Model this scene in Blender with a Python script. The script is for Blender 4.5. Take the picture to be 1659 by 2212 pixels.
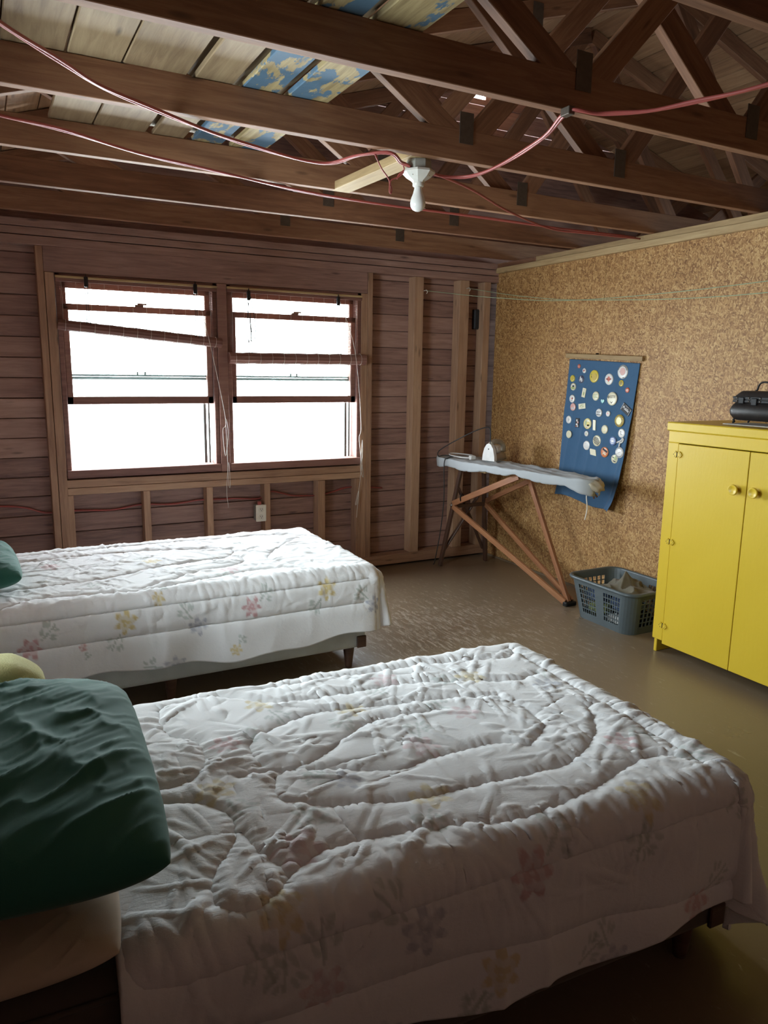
import bpy, bmesh, math, random
import numpy as np
from mathutils import Matrix, Vector

for o in list(bpy.data.objects):
    bpy.data.objects.remove(o)
sc = bpy.context.scene
COL = sc.collection
PI = math.pi
random.seed(7)

# ------------------------------------------------------------------ camera
cam_d = bpy.data.cameras.new('camera'); cam = bpy.data.objects.new('camera', cam_d); COL.objects.link(cam)
CAM = Vector((-3.5799, -4.8460, 1.47))
RT = Vector((0.8817341, -0.4715376, 0.0140410)); UP = Vector((0.0756222, 0.1706607, 0.9824236)); FW = Vector((0.4656460, 0.8651746, -0.1861361))
cam.matrix_world = Matrix(((RT.x, UP.x, -FW.x, CAM.x), (RT.y, UP.y, -FW.y, CAM.y), (RT.z, UP.z, -FW.z, CAM.z), (0, 0, 0, 1)))
cam_d.sensor_fit = 'HORIZONTAL'; cam_d.sensor_width = 36.0; cam_d.lens = 36.0 * 1611.137 / 1659.0
cam_d.clip_start = 0.02
sc.camera = cam

# ------------------------------------------------------------------ world, light, exposure
w = bpy.data.worlds.new('overcast_sky'); sc.world = w; w.use_nodes = True
bg = w.node_tree.nodes['Background']
bg.inputs[0].default_value = (0.86, 0.945, 1.0, 1); bg.inputs[1].default_value = 16.0
sc.view_settings.view_transform = 'Standard'; sc.view_settings.look = 'None'
sc.view_settings.exposure = 0.88; sc.view_settings.gamma = 1.0; sc.view_settings.use_curve_mapping = False
sc.cycles.use_denoising = True
sc.cycles.max_bounces = 10; sc.cycles.diffuse_bounces = 7; sc.cycles.glossy_bounces = 4; sc.cycles.transparent_max_bounces = 24
sc.cycles.sample_clamp_indirect = 12.0

def portal(name, loc, rot, sx, sy):
    l = bpy.data.lights.new(name, 'AREA'); l.shape = 'RECTANGLE'; l.size = sx; l.size_y = sy
    l.cycles.is_portal = True
    o = bpy.data.objects.new(name, l); COL.objects.link(o); o.location = loc; o.rotation_euler = rot
    return o
portal('window_portal', (-2.17, 0.16, 1.42), (-PI / 2, 0, 0), 2.0, 1.2)       # daylight through the double window
portal('added_far_portal', (3.94, -2.2, 1.5), (0, PI / 2, 0), .75, 1.45)        # unseen window added behind the partition to light the attic
portal('added_left_portal', (-4.04, -2.4, 1.45), (0, -PI / 2, 0), 1.0, .9)   # unseen window added in the left wall for fill light

# ------------------------------------------------------------------ materials
class NB:
    def __init__(s, name):
        s.m = bpy.data.materials.new(name); s.m.use_nodes = True
        s.t = s.m.node_tree; s.n = s.t.nodes; s.b = s.n['Principled BSDF']
    def node(s, typ, **kw):
        nd = s.n.new(typ)
        for k, v in kw.items():
            if k.startswith('i_'):
                key = k[2:]; key = int(key) if key.isdigit() else key.replace('_', ' ')
                s.put(nd.inputs[key], v)
            else: setattr(nd, k, v)
        return nd
    def put(s, sock, v):
        if hasattr(v, 'is_linked') or isinstance(v, bpy.types.NodeSocket): s.t.links.new(v, sock)
        else:
            if isinstance(v, tuple) and len(v) == 3 and sock.type == 'RGBA': v = (*v, 1)
            sock.default_value = v
    def math(s, op, a, b=0.0, clamp=False):
        nd = s.n.new('ShaderNodeMath'); nd.operation = op; nd.use_clamp = clamp
        s.put(nd.inputs[0], a); s.put(nd.inputs[1], b); return nd.outputs[0]
    def mix(s, f, a, b, bt='MIX'):
        nd = s.n.new('ShaderNodeMix'); nd.data_type = 'RGBA'; nd.blend_type = bt
        s.put(nd.inputs[0], f); s.put(nd.inputs[6], a); s.put(nd.inputs[7], b); return nd.outputs[2]
    def ramp(s, f, *stops):
        nd = s.n.new('ShaderNodeValToRGB'); e = nd.color_ramp.elements
        while len(e) < len(stops): e.new(0.5)
        for el, (p, c) in zip(e, stops):
            el.position = p; el.color = (c, c, c, 1) if not isinstance(c, tuple) else (*c, 1)
        s.put(nd.inputs[0], f); return nd.outputs[0]
    def coords(s, scale=(1, 1, 1), rot=(0, 0, 0), rand=True, loc=(0, 0, 0)):
        tc = s.n.new('ShaderNodeTexCoord'); v = tc.outputs['Object']
        if rand:
            oi = s.n.new('ShaderNodeObjectInfo'); vm = s.n.new('ShaderNodeVectorMath'); vm.operation = 'MULTIPLY_ADD'
            cb = s.n.new('ShaderNodeCombineXYZ')
            for i, k in enumerate((37.0, 71.0, 19.0)):
                s.put(cb.inputs[i], s.math('MULTIPLY', oi.outputs['Random'], k))
            vm.inputs[1].default_value = (1, 1, 1)
            s.t.links.new(v, vm.inputs[0]); s.t.links.new(cb.outputs[0], vm.inputs[2]); v = vm.outputs[0]
        mp = s.n.new('ShaderNodeMapping'); mp.inputs['Scale'].default_value = scale; mp.inputs['Rotation'].default_value = rot
        mp.inputs['Location'].default_value = loc
        s.t.links.new(v, mp.inputs[0]); return mp.outputs[0]
    def noise(s, vec, scale=5, detail=4, rough=.55, dist=0.0):
        nd = s.n.new('ShaderNodeTexNoise'); s.put(nd.inputs['Vector'], vec)
        nd.inputs['Scale'].default_value = scale; nd.inputs['Detail'].default_value = detail
        nd.inputs['Roughness'].default_value = rough; nd.inputs['Distortion'].default_value = dist
        return nd.outputs[0]
    def voro(s, vec, scale=5, feature='F1', out='Color', rnd=1.0):
        nd = s.n.new('ShaderNodeTexVoronoi'); nd.feature = feature; s.put(nd.inputs['Vector'], vec)
        nd.inputs['Scale'].default_value = scale; nd.inputs['Randomness'].default_value = rnd
        return nd.outputs[out]
    def bump(s, h, strength=.3, dist=.01):
        nd = s.n.new('ShaderNodeBump'); nd.inputs['Strength'].default_value = strength; nd.inputs['Distance'].default_value = dist
        s.put(nd.inputs['Height'], h); s.t.links.new(nd.outputs[0], s.b.inputs['Normal'])
    def done(s, col, rough=.6, metal=0.0, spec=None):
        s.put(s.b.inputs['Base Color'], col); s.put(s.b.inputs['Roughness'], rough); s.b.inputs['Metallic'].default_value = metal
        if spec is not None: s.b.inputs['Specular IOR Level'].default_value = spec
        return s.m

def plain(name, col, rough=.5, metal=0.0, var=.12, scale=30, bump=.0, bd=.002, spec=None):
    b = NB(name); v = b.coords()
    n = b.noise(v, scale, 3)
    c = b.mix(n, tuple(x * (1 - var) for x in col), tuple(min(1, x * (1 + var)) for x in col))
    if bump: b.bump(n, bump, bd)
    return b.done(c, rough, metal, spec)

def wood(name, dark, mid, light, rough=.65, knots=True, grain=1.0, bump=.25):
    b = NB(name)
    v = b.coords((1.2, 16 * grain, 16 * grain))
    g = b.noise(v, 3.0, 6, .65, .6)
    big = b.noise(b.coords((.9, 3, 3)), 1.6, 3)
    oi = b.n.new('ShaderNodeObjectInfo')
    f = b.math('ADD', b.math('MULTIPLY', g, .75), b.math('MULTIPLY', big, .35))
    f = b.math('ADD', f, b.math('MULTIPLY', b.math('SUBTRACT', oi.outputs['Random'], .5), .22))
    c = b.ramp(f, (.30, dark), (.55, mid), (.80, light))
    if knots:
        k = b.voro(b.coords((3.0, 13, 13)), 1.0, out='Distance')
        c = b.mix(b.ramp(k, (.0, .8), (.08, .4), (.13, 0.0)), c, tuple(x * .35 for x in dark))
    b.bump(g, bump, .004)
    return b.done(c, rough)

M = {}
M['joist'] = wood('old_joist_wood', (.125, .052, .026), (.225, .105, .054), (.35, .185, .098))
M['siding'] = wood('weathered_siding_wood', (.15, .082, .068), (.31, .180, .145), (.45, .285, .23))
M['stud'] = wood('stud_wood', (.22, .115, .07), (.38, .22, .135), (.50, .32, .20))
M['frame'] = wood('window_frame_wood', (.14, .06, .05), (.23, .11, .085), (.32, .17, .13), knots=False)
M['sheath'] = wood('roof_board_wood', (.20, .105, .055), (.33, .19, .10), (.46, .29, .16))
M['plate'] = wood('plate_wood', (.26, .17, .08), (.42, .29, .14), (.55, .41, .22))
M['ironwood'] = wood('ironing_board_wood', (.16, .06, .028), (.30, .125, .055), (.42, .20, .09), knots=False, rough=.45)
M['darkwood'] = wood('dark_leg_wood', (.045, .022, .015), (.085, .042, .028), (.13, .07, .045), knots=False, rough=.4)
M['greyboard'] = wood('bare_attic_board_wood', (.16, .10, .055), (.29, .205, .115), (.40, .30, .175))

def m_bluepaint():
    b = NB('peeling_blue_paint_board')
    g = b.noise(b.coords((1.2, 16, 16)), 3, 6, .65, .6)
    base = b.ramp(g, (.3, (.22, .16, .075)), (.55, (.40, .31, .155)), (.8, (.52, .43, .24)))
    p = b.noise(b.coords((2.2, 4.5, 4.5)), 2.2, 8, .62, .3)
    blue = b.mix(b.noise(b.coords((6, 6, 6)), 4, 3), (.055, .115, .18), (.11, .19, .27))
    c = b.mix(b.ramp(p, (.47, 0.0), (.495, 1.0)), base, blue)
    b.bump(p, .5, .004); return b.done(c, .7)
M['blueboard'] = m_bluepaint()

def m_osb():
    b = NB('osb_strand_board'); vals = []; pick = []
    for i, (rx, sy, sz) in enumerate(((.25, 150, 48), (-.75, 135, 52), (1.45, 150, 46), (.85, 140, 50), (-.2, 160, 44))):
        v = b.coords((1, sy, sz), (rx, 0, 0), rand=True, loc=(i * 3.1, i * 1.7, 0))
        # stretch after rotation: second mapping
        mp1 = b.n.new('ShaderNodeMapping'); mp1.inputs['Rotation'].default_value = (rx, 0, 0)
        tc = b.n.new('ShaderNodeTexCoord'); b.t.links.new(tc.outputs['Object'], mp1.inputs[0])
        mp2 = b.n.new('ShaderNodeMapping'); mp2.inputs['Scale'].default_value = (1, sy, sz); mp2.inputs['Location'].default_value = (i * 3.1, i * 7.7, i * 2.3)
        b.t.links.new(mp1.outputs[0], mp2.inputs[0])
        col = b.voro(mp2.outputs[0], 1.0)
        sp = b.n.new('ShaderNodeSeparateColor'); b.t.links.new(col, sp.inputs[0])
        vals.append(sp.outputs[0]); pick.append(sp.outputs[1])
    f = vals[0]
    for i in (1, 2, 3, 4):
        sel = b.math('GREATER_THAN', pick[i], (0, .5, .64, .73, .76)[i])
        mx = b.n.new('ShaderNodeMix'); mx.data_type = 'FLOAT'
        b.put(mx.inputs[0], sel); b.put(mx.inputs[2], f); b.put(mx.inputs[3], vals[i]); f = mx.outputs[0]
    tc = b.n.new('ShaderNodeTexCoord')
    fine = b.noise(tc.outputs['Object'], 90, 4, .7)
    big = b.noise(tc.outputs['Object'], 2.2, 3)
    fs = b.math('ADD', b.math('ADD', .10, b.math('MULTIPLY', f, .50)), b.math('ADD', b.math('MULTIPLY', fine, .40), b.math('MULTIPLY', b.math('SUBTRACT', big, .5), .22)))
    c = b.ramp(fs, (.20, (.14, .058, .018)), (.40, (.30, .145, .048)), (.56, (.43, .235, .083)), (.74, (.56, .35, .145)), (.95, (.72, .50, .25)))
    b.bump(fs, .45, .004)
    return b.done(c, .55)
M['osb'] = m_osb()

def m_floor():
    b = NB('worn_brown_floor_paint')
    tc = b.n.new('ShaderNodeTexCoord').outputs['Object']
    n1 = b.noise(tc, 1.4, 5, .6); fine = b.noise(tc, 60, 4, .7)
    mp = b.n.new('ShaderNodeMapping'); mp.inputs['Scale'].default_value = (48, 11, 1); mp.inputs['Rotation'].default_value = (0, 0, .25)
    b.t.links.new(tc, mp.inputs[0]); st = b.noise(mp.outputs[0], 1.0, 9, .78, .8)
    # worn zone between far bed and ironing board, paled to paint in window glare
    ctr = b.n.new('ShaderNodeVectorMath'); ctr.operation = 'DISTANCE'; b.t.links.new(tc, ctr.inputs[0]); ctr.inputs[1].default_value = (-1.35, -1.35, 0)
    zone = b.ramp(b.math('MULTIPLY', ctr.outputs['Value'], .55), (.08, .12), (.75, 0.0))
    wear_glare = b.math('ADD', st, zone)
    wm = b.ramp(wear_glare, (.605, 0.0), (.71, 1.0))
    paint = b.mix(n1, (.19, .138, .088), (.26, .195, .128))
    paint = b.mix(b.math('MULTIPLY', fine, .35), paint, (.17, .125, .075))
    c = b.mix(b.math('MULTIPLY', wm, .75), paint, (.50, .44, .37))  # pale streak colour is worn paint plus painted floor glare
    b.bump(b.math('ADD', b.math('MULTIPLY', fine, .5), b.math('MULTIPLY', st, .5)), .14, .003)
    return b.done(c, b.math('ADD', .20, b.math('MULTIPLY', n1, .22)))
M['floor'] = m_floor()

def m_yellow():
    b = NB('glossy_yellow_paint'); v = b.coords((1, 1, 1), rand=False)
    n = b.noise(b.coords((14, 14, 3), rand=False), 6, 4, .6); s2 = b.noise(v, 3, 3)
    spk = b.voro(v, 16, out='Distance')
    c = b.mix(s2, (.63, .435, .022), (.70, .495, .035))
    c = b.mix(b.ramp(spk, (.0, .8), (.028, .0)), c, (.25, .16, .02))
    b.bump(n, .18, .003); return b.done(c, .38)
M['yellow'] = m_yellow()
M['white_sky_trim'] = plain('grey_aluminium', (.10, .12, .115), .5, .3)
M['blackiron'] = plain('black_iron', (.018, .018, .019), .45, .5)
M['chest'] = wood('black_stained_chest_wood', (.010, .008, .008), (.020, .016, .015), (.035, .028, .026), knots=False, rough=.4)
M['gusset'] = plain('dull_steel_plate', (.14, .115, .095), .5, .7, .25, 60)
M['red_cable'] = plain('red_cable_sheath', (.34, .075, .065), .38)
M['white_cord'] = plain('white_cord', (.72, .70, .64), .8)
M['black_cord'] = plain('black_cord', (.03, .03, .03), .6)
M['green_line'] = plain('pale_green_line', (.30, .38, .24), .6)
M['porcelain'] = plain('porcelain', (.66, .65, .60), .3)
M['box_metal'] = plain('ceiling_box_metal', (.30, .30, .27), .5, .4, .25, 40)
M['ivory'] = plain('ivory_plastic', (.74, .70, .60), .4)
M['ironwhite'] = plain('iron_white_plastic', (.78, .78, .76), .3)
M['irongrey'] = plain('iron_taupe_plastic', (.34, .29, .22), .35)
M['steel'] = plain('steel', (.6, .6, .6), .25, 1.0)
M['basket'] = plain('slate_grey_plastic', (.085, .108, .118), .38, 0, .06)
M['bulb'] = plain('frosted_glass_bulb', (.80, .80, .77), .15, 0, .02)
M['paper'] = plain('white_paper', (.72, .71, .68), .8)
M['shade_thread'] = plain('seam_shade_thread', (.26, .25, .25), .8)  # stitching darkened to paint the shadow of the quilting grooves
M['darkhole'] = plain('black_plastic_box', (.02, .022, .026), .5)

def fabric(name, col, rough=.9, scale=900, bump=.15, var=.1, wr=0.0):
    b = NB(name); v = b.coords((1, 1, 1))
    n = b.noise(v, scale, 2); big = b.noise(v, 6, 4)
    c = b.mix(big, tuple(x * (1 - var) for x in col), tuple(min(1, x * (1 + var)) for x in col))
    h = n if not wr else b.math('ADD', b.math('MULTIPLY', n, .2), b.math('MULTIPLY', b.noise(b.coords((8, 14, 10)), 4, 5, .6, .8), wr))
    b.bump(h, bump, .004); b.b.inputs['Sheen Weight'].default_value = .15
    return b.done(c, rough, spec=.2)
M['green'] = fabric('dark_green_pillowcase', (.030, .135, .105), .8)
M['beige'] = fabric('beige_pillowcase', (.52, .43, .33))
M['mattress'] = fabric('mattress_ticking', (.30, .27, .23))
M['brownsheet_hem_shade'] = fabric('brown_sheet_hem_shade', (.10, .078, .060))
M['boxspring'] = fabric('stained_box_spring_cloth', (.52, .55, .53), .9, 300, .3, .3)
M['banner'] = fabric('blue_cotton_banner', (.060, .135, .245), .9, 700, .5, .08, 1.0)
M['cover'] = fabric('grey_ironing_cover', (.42, .45, .47), .8, 500, .3, .1, .6)
M['covertan'] = fabric('scorched_cover_cloth', (.42, .37, .28), .85)
M['towel'] = fabric('pale_yellow_terry', (.62, .60, .29), 1.0, 220, .9, .15)
M['olive'] = fabric('olive_grey_cloth', (.15, .135, .10), .9, 500, .2, .12)
M['bluecloth'] = fabric('blue_cloth', (.10, .15, .30)); M['whitecloth'] = fabric('white_cloth', (.75, .75, .73))
M['yellowcloth'] = fabric('yellow_green_cloth', (.55, .60, .20)); M['darkcloth'] = fabric('navy_cloth', (.02, .025, .05))

def m_print():
    b = NB('printed_comforter_cotton')
    at = b.n.new('ShaderNodeAttribute'); at.attribute_name = 'print'
    v = b.coords((1, 1, 1), rand=False)
    h = b.math('ADD', b.noise(b.coords((16, 26, 20), rand=False), 4, 5, .6, .7), b.math('MULTIPLY', b.noise(v, 900, 2), .03))
    b.bump(h, .22, .006); b.b.inputs['Sheen Weight'].default_value = .2
    return b.done(at.outputs['Color'], .85, spec=.2)
M['print'] = m_print()

def m_glass():
    b = NB('window_glass'); b.n.remove(b.b); out = b.n['Material Output']
    tr = b.n.new('ShaderNodeBsdfTransparent'); tr.inputs[0].default_value = (.95, .97, .96, 1)
    gl = b.n.new('ShaderNodeBsdfGlossy'); gl.inputs['Roughness'].default_value = .02
    fr = b.n.new('ShaderNodeFresnel'); fr.inputs[0].default_value = 1.45
    ns = b.noise(b.n.new('ShaderNodeTexCoord').outputs['Object'], 3)
    bp = b.n.new('ShaderNodeBump'); bp.inputs['Strength'].default_value = .02; b.put(bp.inputs['Height'], ns); b.t.links.new(bp.outputs[0], gl.inputs['Normal'])
    mx = b.n.new('ShaderNodeMixShader'); b.t.links.new(fr.outputs[0], mx.inputs[0]); b.t.links.new(tr.outputs[0], mx.inputs[1]); b.t.links.new(gl.outputs[0], mx.inputs[2])
    b.t.links.new(mx.outputs[0], out.inputs[0]); return b.m
M['glass'] = m_glass()

def m_bamboo():
    b = NB('bamboo_matchstick'); v = b.coords((3, 60, 60), rand=False)
    c = b.mix(b.noise(v, 3, 3), (.24, .10, .065), (.42, .20, .13))
    b.put(b.b.inputs['Base Color'], c); b.b.inputs['Roughness'].default_value = .6
    tl = b.n.new('ShaderNodeBsdfTranslucent'); b.put(tl.inputs[0], c)
    mx = b.n.new('ShaderNodeMixShader'); mx.inputs[0].default_value = .45
    out = b.n['Material Output']; b.t.links.new(b.b.outputs[0], mx.inputs[1]); b.t.links.new(tl.outputs[0], mx.inputs[2]); b.t.links.new(mx.outputs[0], out.inputs[0])
    return b.m
M['bamboo'] = m_bamboo()

# ------------------------------------------------------------------ helpers
def link(name, me, mat=None, parent=None, smooth=False, mw=None):
    o = bpy.data.objects.new(name, me); COL.objects.link(o)
    if mat is not None:
        mm = M[mat] if isinstance(mat, str) else mat
        if not me.materials: me.materials.append(mm)
    if smooth:
        me.polygons.foreach_set('use_smooth', [True] * len(me.polygons))
    if parent is not None:
        o.parent = parent; o.matrix_parent_inverse = PM[parent.name].inverted()
    if mw is not None: o.matrix_basis = mw
    PM[o.name] = mw.copy() if mw is not None else Matrix.Identity(4)
    return o
PM = {}
def tag(o, label=None, cat=None, group=None, kind=None):
    if label: o['label'] = label
    if cat: o['category'] = cat
    if group: o['group'] = group
    if kind: o['kind'] = kind
    return o
def empty(name, loc, label=None, cat=None, group=None, kind=None, rz=0.0):
    o = bpy.data.objects.new(name, None); COL.objects.link(o)
    mw = Matrix.Translation(loc) @ Matrix.Rotation(rz, 4, 'Z'); o.matrix_basis = mw; PM[o.name] = mw
    o.empty_display_size = .05
    return tag(o, label, cat, group, kind)
def pyd(vs, fs, name='mesh'):
    me = bpy.data.meshes.new(name); me.from_pydata([tuple(v) for v in vs], [], [tuple(f) for f in fs]); me.update(); return me
BF = [(0, 3, 2, 1), (4, 5, 6, 7), (0, 1, 5, 4), (1, 2, 6, 5), (2, 3, 7, 6), (3, 0, 4, 7)]
def bm_mesh(bm, name='mesh'):
    me = bpy.data.meshes.new(name); bm.normal_update(); bm.to_mesh(me); bm.free(); return me
def boxm(sx, sy, sz, bev=0.0, seg=1):
    bm = bmesh.new(); bmesh.ops.create_cube(bm, size=1.0, matrix=Matrix.Diagonal((sx, sy, sz, 1)))
    if bev: bmesh.ops.bevel(bm, geom=bm.edges[:], offset=bev, segments=seg, affect='EDGES', profile=.5)
    return bm_mesh(bm)
def box(name, lo, hi, mat, parent=None, bev=0.0, seg=1):
    lo, hi = Vector(lo), Vector(hi); c = (lo + hi) / 2; d = hi - lo
    return link(name, boxm(abs(d.x), abs(d.y), abs(d.z), bev, seg), mat, parent, mw=Matrix.Translation(c))
def timber(name, p0, p1, wid, hei, mat, parent=None, up=(0, 0, 1), bev=.002):
    """A board from p0 to p1: long axis local X, width local Y, height local Z."""
    p0, p1 = Vector(p0), Vector(p1); x = (p1 - p0); L = x.length; x.normalize(); u = Vector(up)
    y = u.cross(x)
    if y.length < 1e-4: y = Vector((0, 1, 0)).cross(x)
    y.normalize(); z = x.cross(y); c = (p0 + p1) / 2
    mw = Matrix(((x.x, y.x, z.x, c.x), (x.y, y.y, z.y, c.y), (x.z, y.z, z.z, c.z), (0, 0, 0, 1)))
    return link(name, boxm(L, wid, hei, bev), mat, parent, mw=mw)
def catmull(pts, n=6):
    P = [Vector(p) for p in pts]; P = [P[0] * 2 - P[1]] + P + [P[-1] * 2 - P[-2]]; out = []
    for i in range(1, len(P) - 2):
        for k in range(n):
            t = k / n; a, b, c, d = P[i - 1], P[i], P[i + 1], P[i + 2]
            out.append(.5 * ((2 * b) + (c - a) * t + (2 * a - 5 * b + 4 * c - d) * t * t + (3 * b - a - 3 * c + d) * t ** 3))
    out.append(P[-2]); return out
def tube_bm(bm, pts, r, seg=6, closed=False):
    pts = [Vector(p) for p in pts]; n = len(pts); rings = []; prev = None
    for i, p in enumerate(pts):
        a = pts[(i - 1) % n] if closed else pts[max(i - 1, 0)]; b = pts[(i + 1) % n] if closed else pts[min(i + 1, n - 1)]
        t = (b - a)
        if t.length < 1e-9: t = Vector((0, 0, 1))
        t.normalize()
        if prev is None:
            u = Vector((0, 0, 1)) if abs(t.z) < .9 else Vector((1, 0, 0))
            e1 = t.cross(u).normalized()
        else:
            e1 = (prev - t * prev.dot(t)).normalized()
        prev = e1; e2 = t.cross(e1)
        rr = r[i] if isinstance(r, (list, tuple)) else r
        rings.append([bm.verts.new(p + (e1 * math.cos(2 * PI * k / seg) + e2 * math.sin(2 * PI * k / seg)) * rr) for k in range(seg)])
    m = n if closed else n - 1
    for i in range(m):
        A, B = rings[i], rings[(i + 1) % n]
        for k in range(seg): bm.faces.new((A[k], A[(k + 1) % seg], B[(k + 1) % seg], B[k]))
    if not closed:
        bm.faces.new(rings[0][::-1]); bm.faces.new(rings[-1])
def tube(name, pts, r, mat, parent=None, seg=6, closed=False, smooth=True):
    bm = bmesh.new(); tube_bm(bm, pts, r, seg, closed); return link(name, bm_mesh(bm), mat, parent, smooth)
def lathe_bm(bm, prof, seg=20, mw=Matrix.Identity(4), cap=True):
    rings = []
    for r, z in prof:
        rings.append([bm.verts.new(mw @ Vector((r * math.cos(2 * PI * k / seg), r * math.sin(2 * PI * k / seg), z))) for k in range(seg)])
    for A, B in zip(rings, rings[1:]):
        for k in range(seg): bm.faces.new((A[k], A[(k + 1) % seg], B[(k + 1) % seg], B[k]))
    if cap: bm.faces.new(rings[0][::-1]); bm.faces.new(rings[-1])
def lathe(name, prof, mat, parent=None, seg=20, mw=Matrix.Identity(4), smooth=True):
    bm = bmesh.new(); lathe_bm(bm, prof, seg); return link(name, bm_mesh(bm), mat, parent, smooth, mw)
def prism_bm(bm, poly, d0, d1, axis):
    """polygon (a,b) extruded along axis 'x': (d,a,b) / 'y': (a,d,b) / 'z': (a,b,d)"""
    f = {'x': lambda a, b, d: (d, a, b), 'y': lambda a, b, d: (a, d, b), 'z': lambda a, b, d: (a, b, d)}[axis]
    A = [bm.verts.new(f(a, b, d0)) for a, b in poly]; B = [bm.verts.new(f(a, b, d1)) for a, b in poly]
    n = len(poly); fs = [bm.faces.new(A), bm.faces.new(B[::-1])]
    for i in range(n): fs.append(bm.faces.new((A[i], B[i], B[(i + 1) % n], A[(i + 1) % n])))
    bmesh.ops.recalc_face_normals(bm, faces=fs)
def prism(name, poly, d0, d1, axis, mat, parent=None, smooth=False):
    bm = bmesh.new(); prism_bm(bm, poly, d0, d1, axis); return link(name, bm_mesh(bm), mat, parent, smooth)

# numpy noise -------------------------------------------------------
def vnoise(x, y, seed=0):
    rs = np.random.RandomState(seed); T = rs.rand(256, 256)
    xi = np.floor(x).astype(int); yi = np.floor(y).astype(int); fx = x - xi; fy = y - yi
    fx = fx * fx * fx * (fx * (fx * 6 - 15) + 10); fy = fy * fy * fy * (fy * (fy * 6 - 15) + 10)
    g = lambda a, b: T[a % 256, b % 256]
    return (g(xi, yi) * (1 - fx) + g(xi + 1, yi) * fx) * (1 - fy) + (g(xi, yi + 1) * (1 - fx) + g(xi + 1, yi + 1) * fx) * fy
def fbm(x, y, seed=0, oct=3):
    s = 0; a = .5
    for k in range(oct):
        s = s + a * vnoise(x * 2 ** k, y * 2 ** k, seed + k); a *= .5
    return s / (1 - .5 ** oct)
def ridge(x, y, seed=0, p=2.5): return (1 - np.abs(2 * vnoise(x, y, seed) - 1)) ** p
def grid_mesh(P, closed_u=False):
    """P: (nu,nv,3)"""
    nu, nv = P.shape[:2]; me = bpy.data.meshes.new('mesh')
    idx = np.arange(nu * nv).reshape(nu, nv)
    q = np.stack([idx[:-1, :-1], idx[1:, :-1], idx[1:, 1:], idx[:-1, 1:]], -1).reshape(-1, 4)
    if closed_u:
        q2 = np.stack([idx[-1, :-1], idx[0, :-1], idx[0, 1:], idx[-1, 1:]], -1).reshape(-1, 4); q = np.concatenate([q, q2])
    me.vertices.add(nu * nv); me.vertices.foreach_set('co', P.reshape(-1).astype(np.float32))
    me.loops.add(q.size); me.loops.foreach_set('vertex_index', q.reshape(-1).astype(np.int32))
    me.polygons.add(len(q)); me.polygons.foreach_set('loop_start', np.arange(0, q.size, 4, dtype=np.int32)); me.polygons.foreach_set('loop_total', np.full(len(q), 4, np.int32))
    me.polygons.foreach_set('use_smooth', np.ones(len(q), bool)); me.update(); me.validate(); return me

# ================================================================== ROOM SHELL
ZJ = 2.285                      # underside of the truss chords / top of the walls
fl = box('floor', (-4.0, -5.75, -.08), (3.9, .12, 0), 'floor'); tag(fl, kind='structure')
fl.data.transform(Matrix.Translation((-.05, -2.815, -.04))); fl.matrix_basis = Matrix.Identity(4)

wb = empty('wall_back', (-2, .1, 0), kind='structure')
# outer skin (thin sheathing outside the boards, with the window hole)
WX0, WX1, WZ0, WZ1 = -3.155, -1.165, .845, 2.0
for lo, hi in (((-4.0, .112, 0), (WX0, .13, ZJ)), ((WX1, .112, 0), (3.9, .13, ZJ)), ((WX0, .112, 0), (WX1, .13, WZ0 - .01)), ((WX0, .112, WZ1), (WX1, .13, ZJ))):
    box('outer_sheathing', lo, hi, 'siding', wb)
pitch = .1185
for i in range(20):
    z0 = i * pitch - .02; z1 = z0 + pitch - .004 - random.random() * .003
    z0 = max(z0, 0.0); z1 = min(z1, ZJ)
    if z1 - z0 < .03: continue
    segs = [(-3.98, .06)]
    if z1 > WZ0 - .04 and z0 < WZ1: segs = [(-3.98, WX0 - .01), (WX1 + .01, .06)]
    for a, b in segs:
        dz = random.uniform(-.0015, .0015); yy = .100 + random.uniform(-.003, .002)
        timber('siding_board', (a, yy, (z0 + z1) / 2), (b, yy, (z0 + z1) / 2 + dz), .014, z1 - z0, 'siding', wb)
# plates
timber('bottom_plate', (-3.95, .045, .055), (-.0, .045, .055), .09, .075, 'stud', wb)
timber('top_plate', (-3.95, .043, 2.262), (.02, .043, 2.262), .094, .042, 'siding', wb)
timber('top_plate', (-3.95, .046, 2.217), (.02, .046, 2.217), .09, .040, 'siding', wb)
timber('top_plate', (-3.95, .044, 2.168), (.02, .044, 2.168), .09, .048, 'siding', wb)
# studs
def stud(x, z0=.093, z1=2.143, wid=.075, y=.045, m='stud'):
    timber('stud', (x, y, z0), (x, y + random.uniform(-.002, .002), z1), .09, wid, m, wb, up=(1, 0, 0))
stud(-3.63, wid=.04); stud(-3.225, wid=.038); stud(-3.178, z1=2.0, wid=.05)
stud(-1.150, z1=2.0, wid=.05); stud(-1.104, wid=.038)
stud(-.705, wid=.075); stud(-.31, wid=.085); stud(-.10, wid=.06)
timber('window_header', (-3.205, .046, 2.073), (-1.125, .046, 2.073), .088, .142, 'siding', wb)
timber('rough_sill', (-3.165, .046, .765), (-1.165, .046, .765), .088, .048, 'stud', wb)
timber('rough_sill', (-3.165, .048, .717), (-1.165, .048, .717), .088, .042, 'stud', wb)
for x in (-3.145, -2.69, -2.285, -1.885, -1.48, -1.185):
    stud(x, z1=.695, wid=.042 if x != -1.48 else .055)
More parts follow.
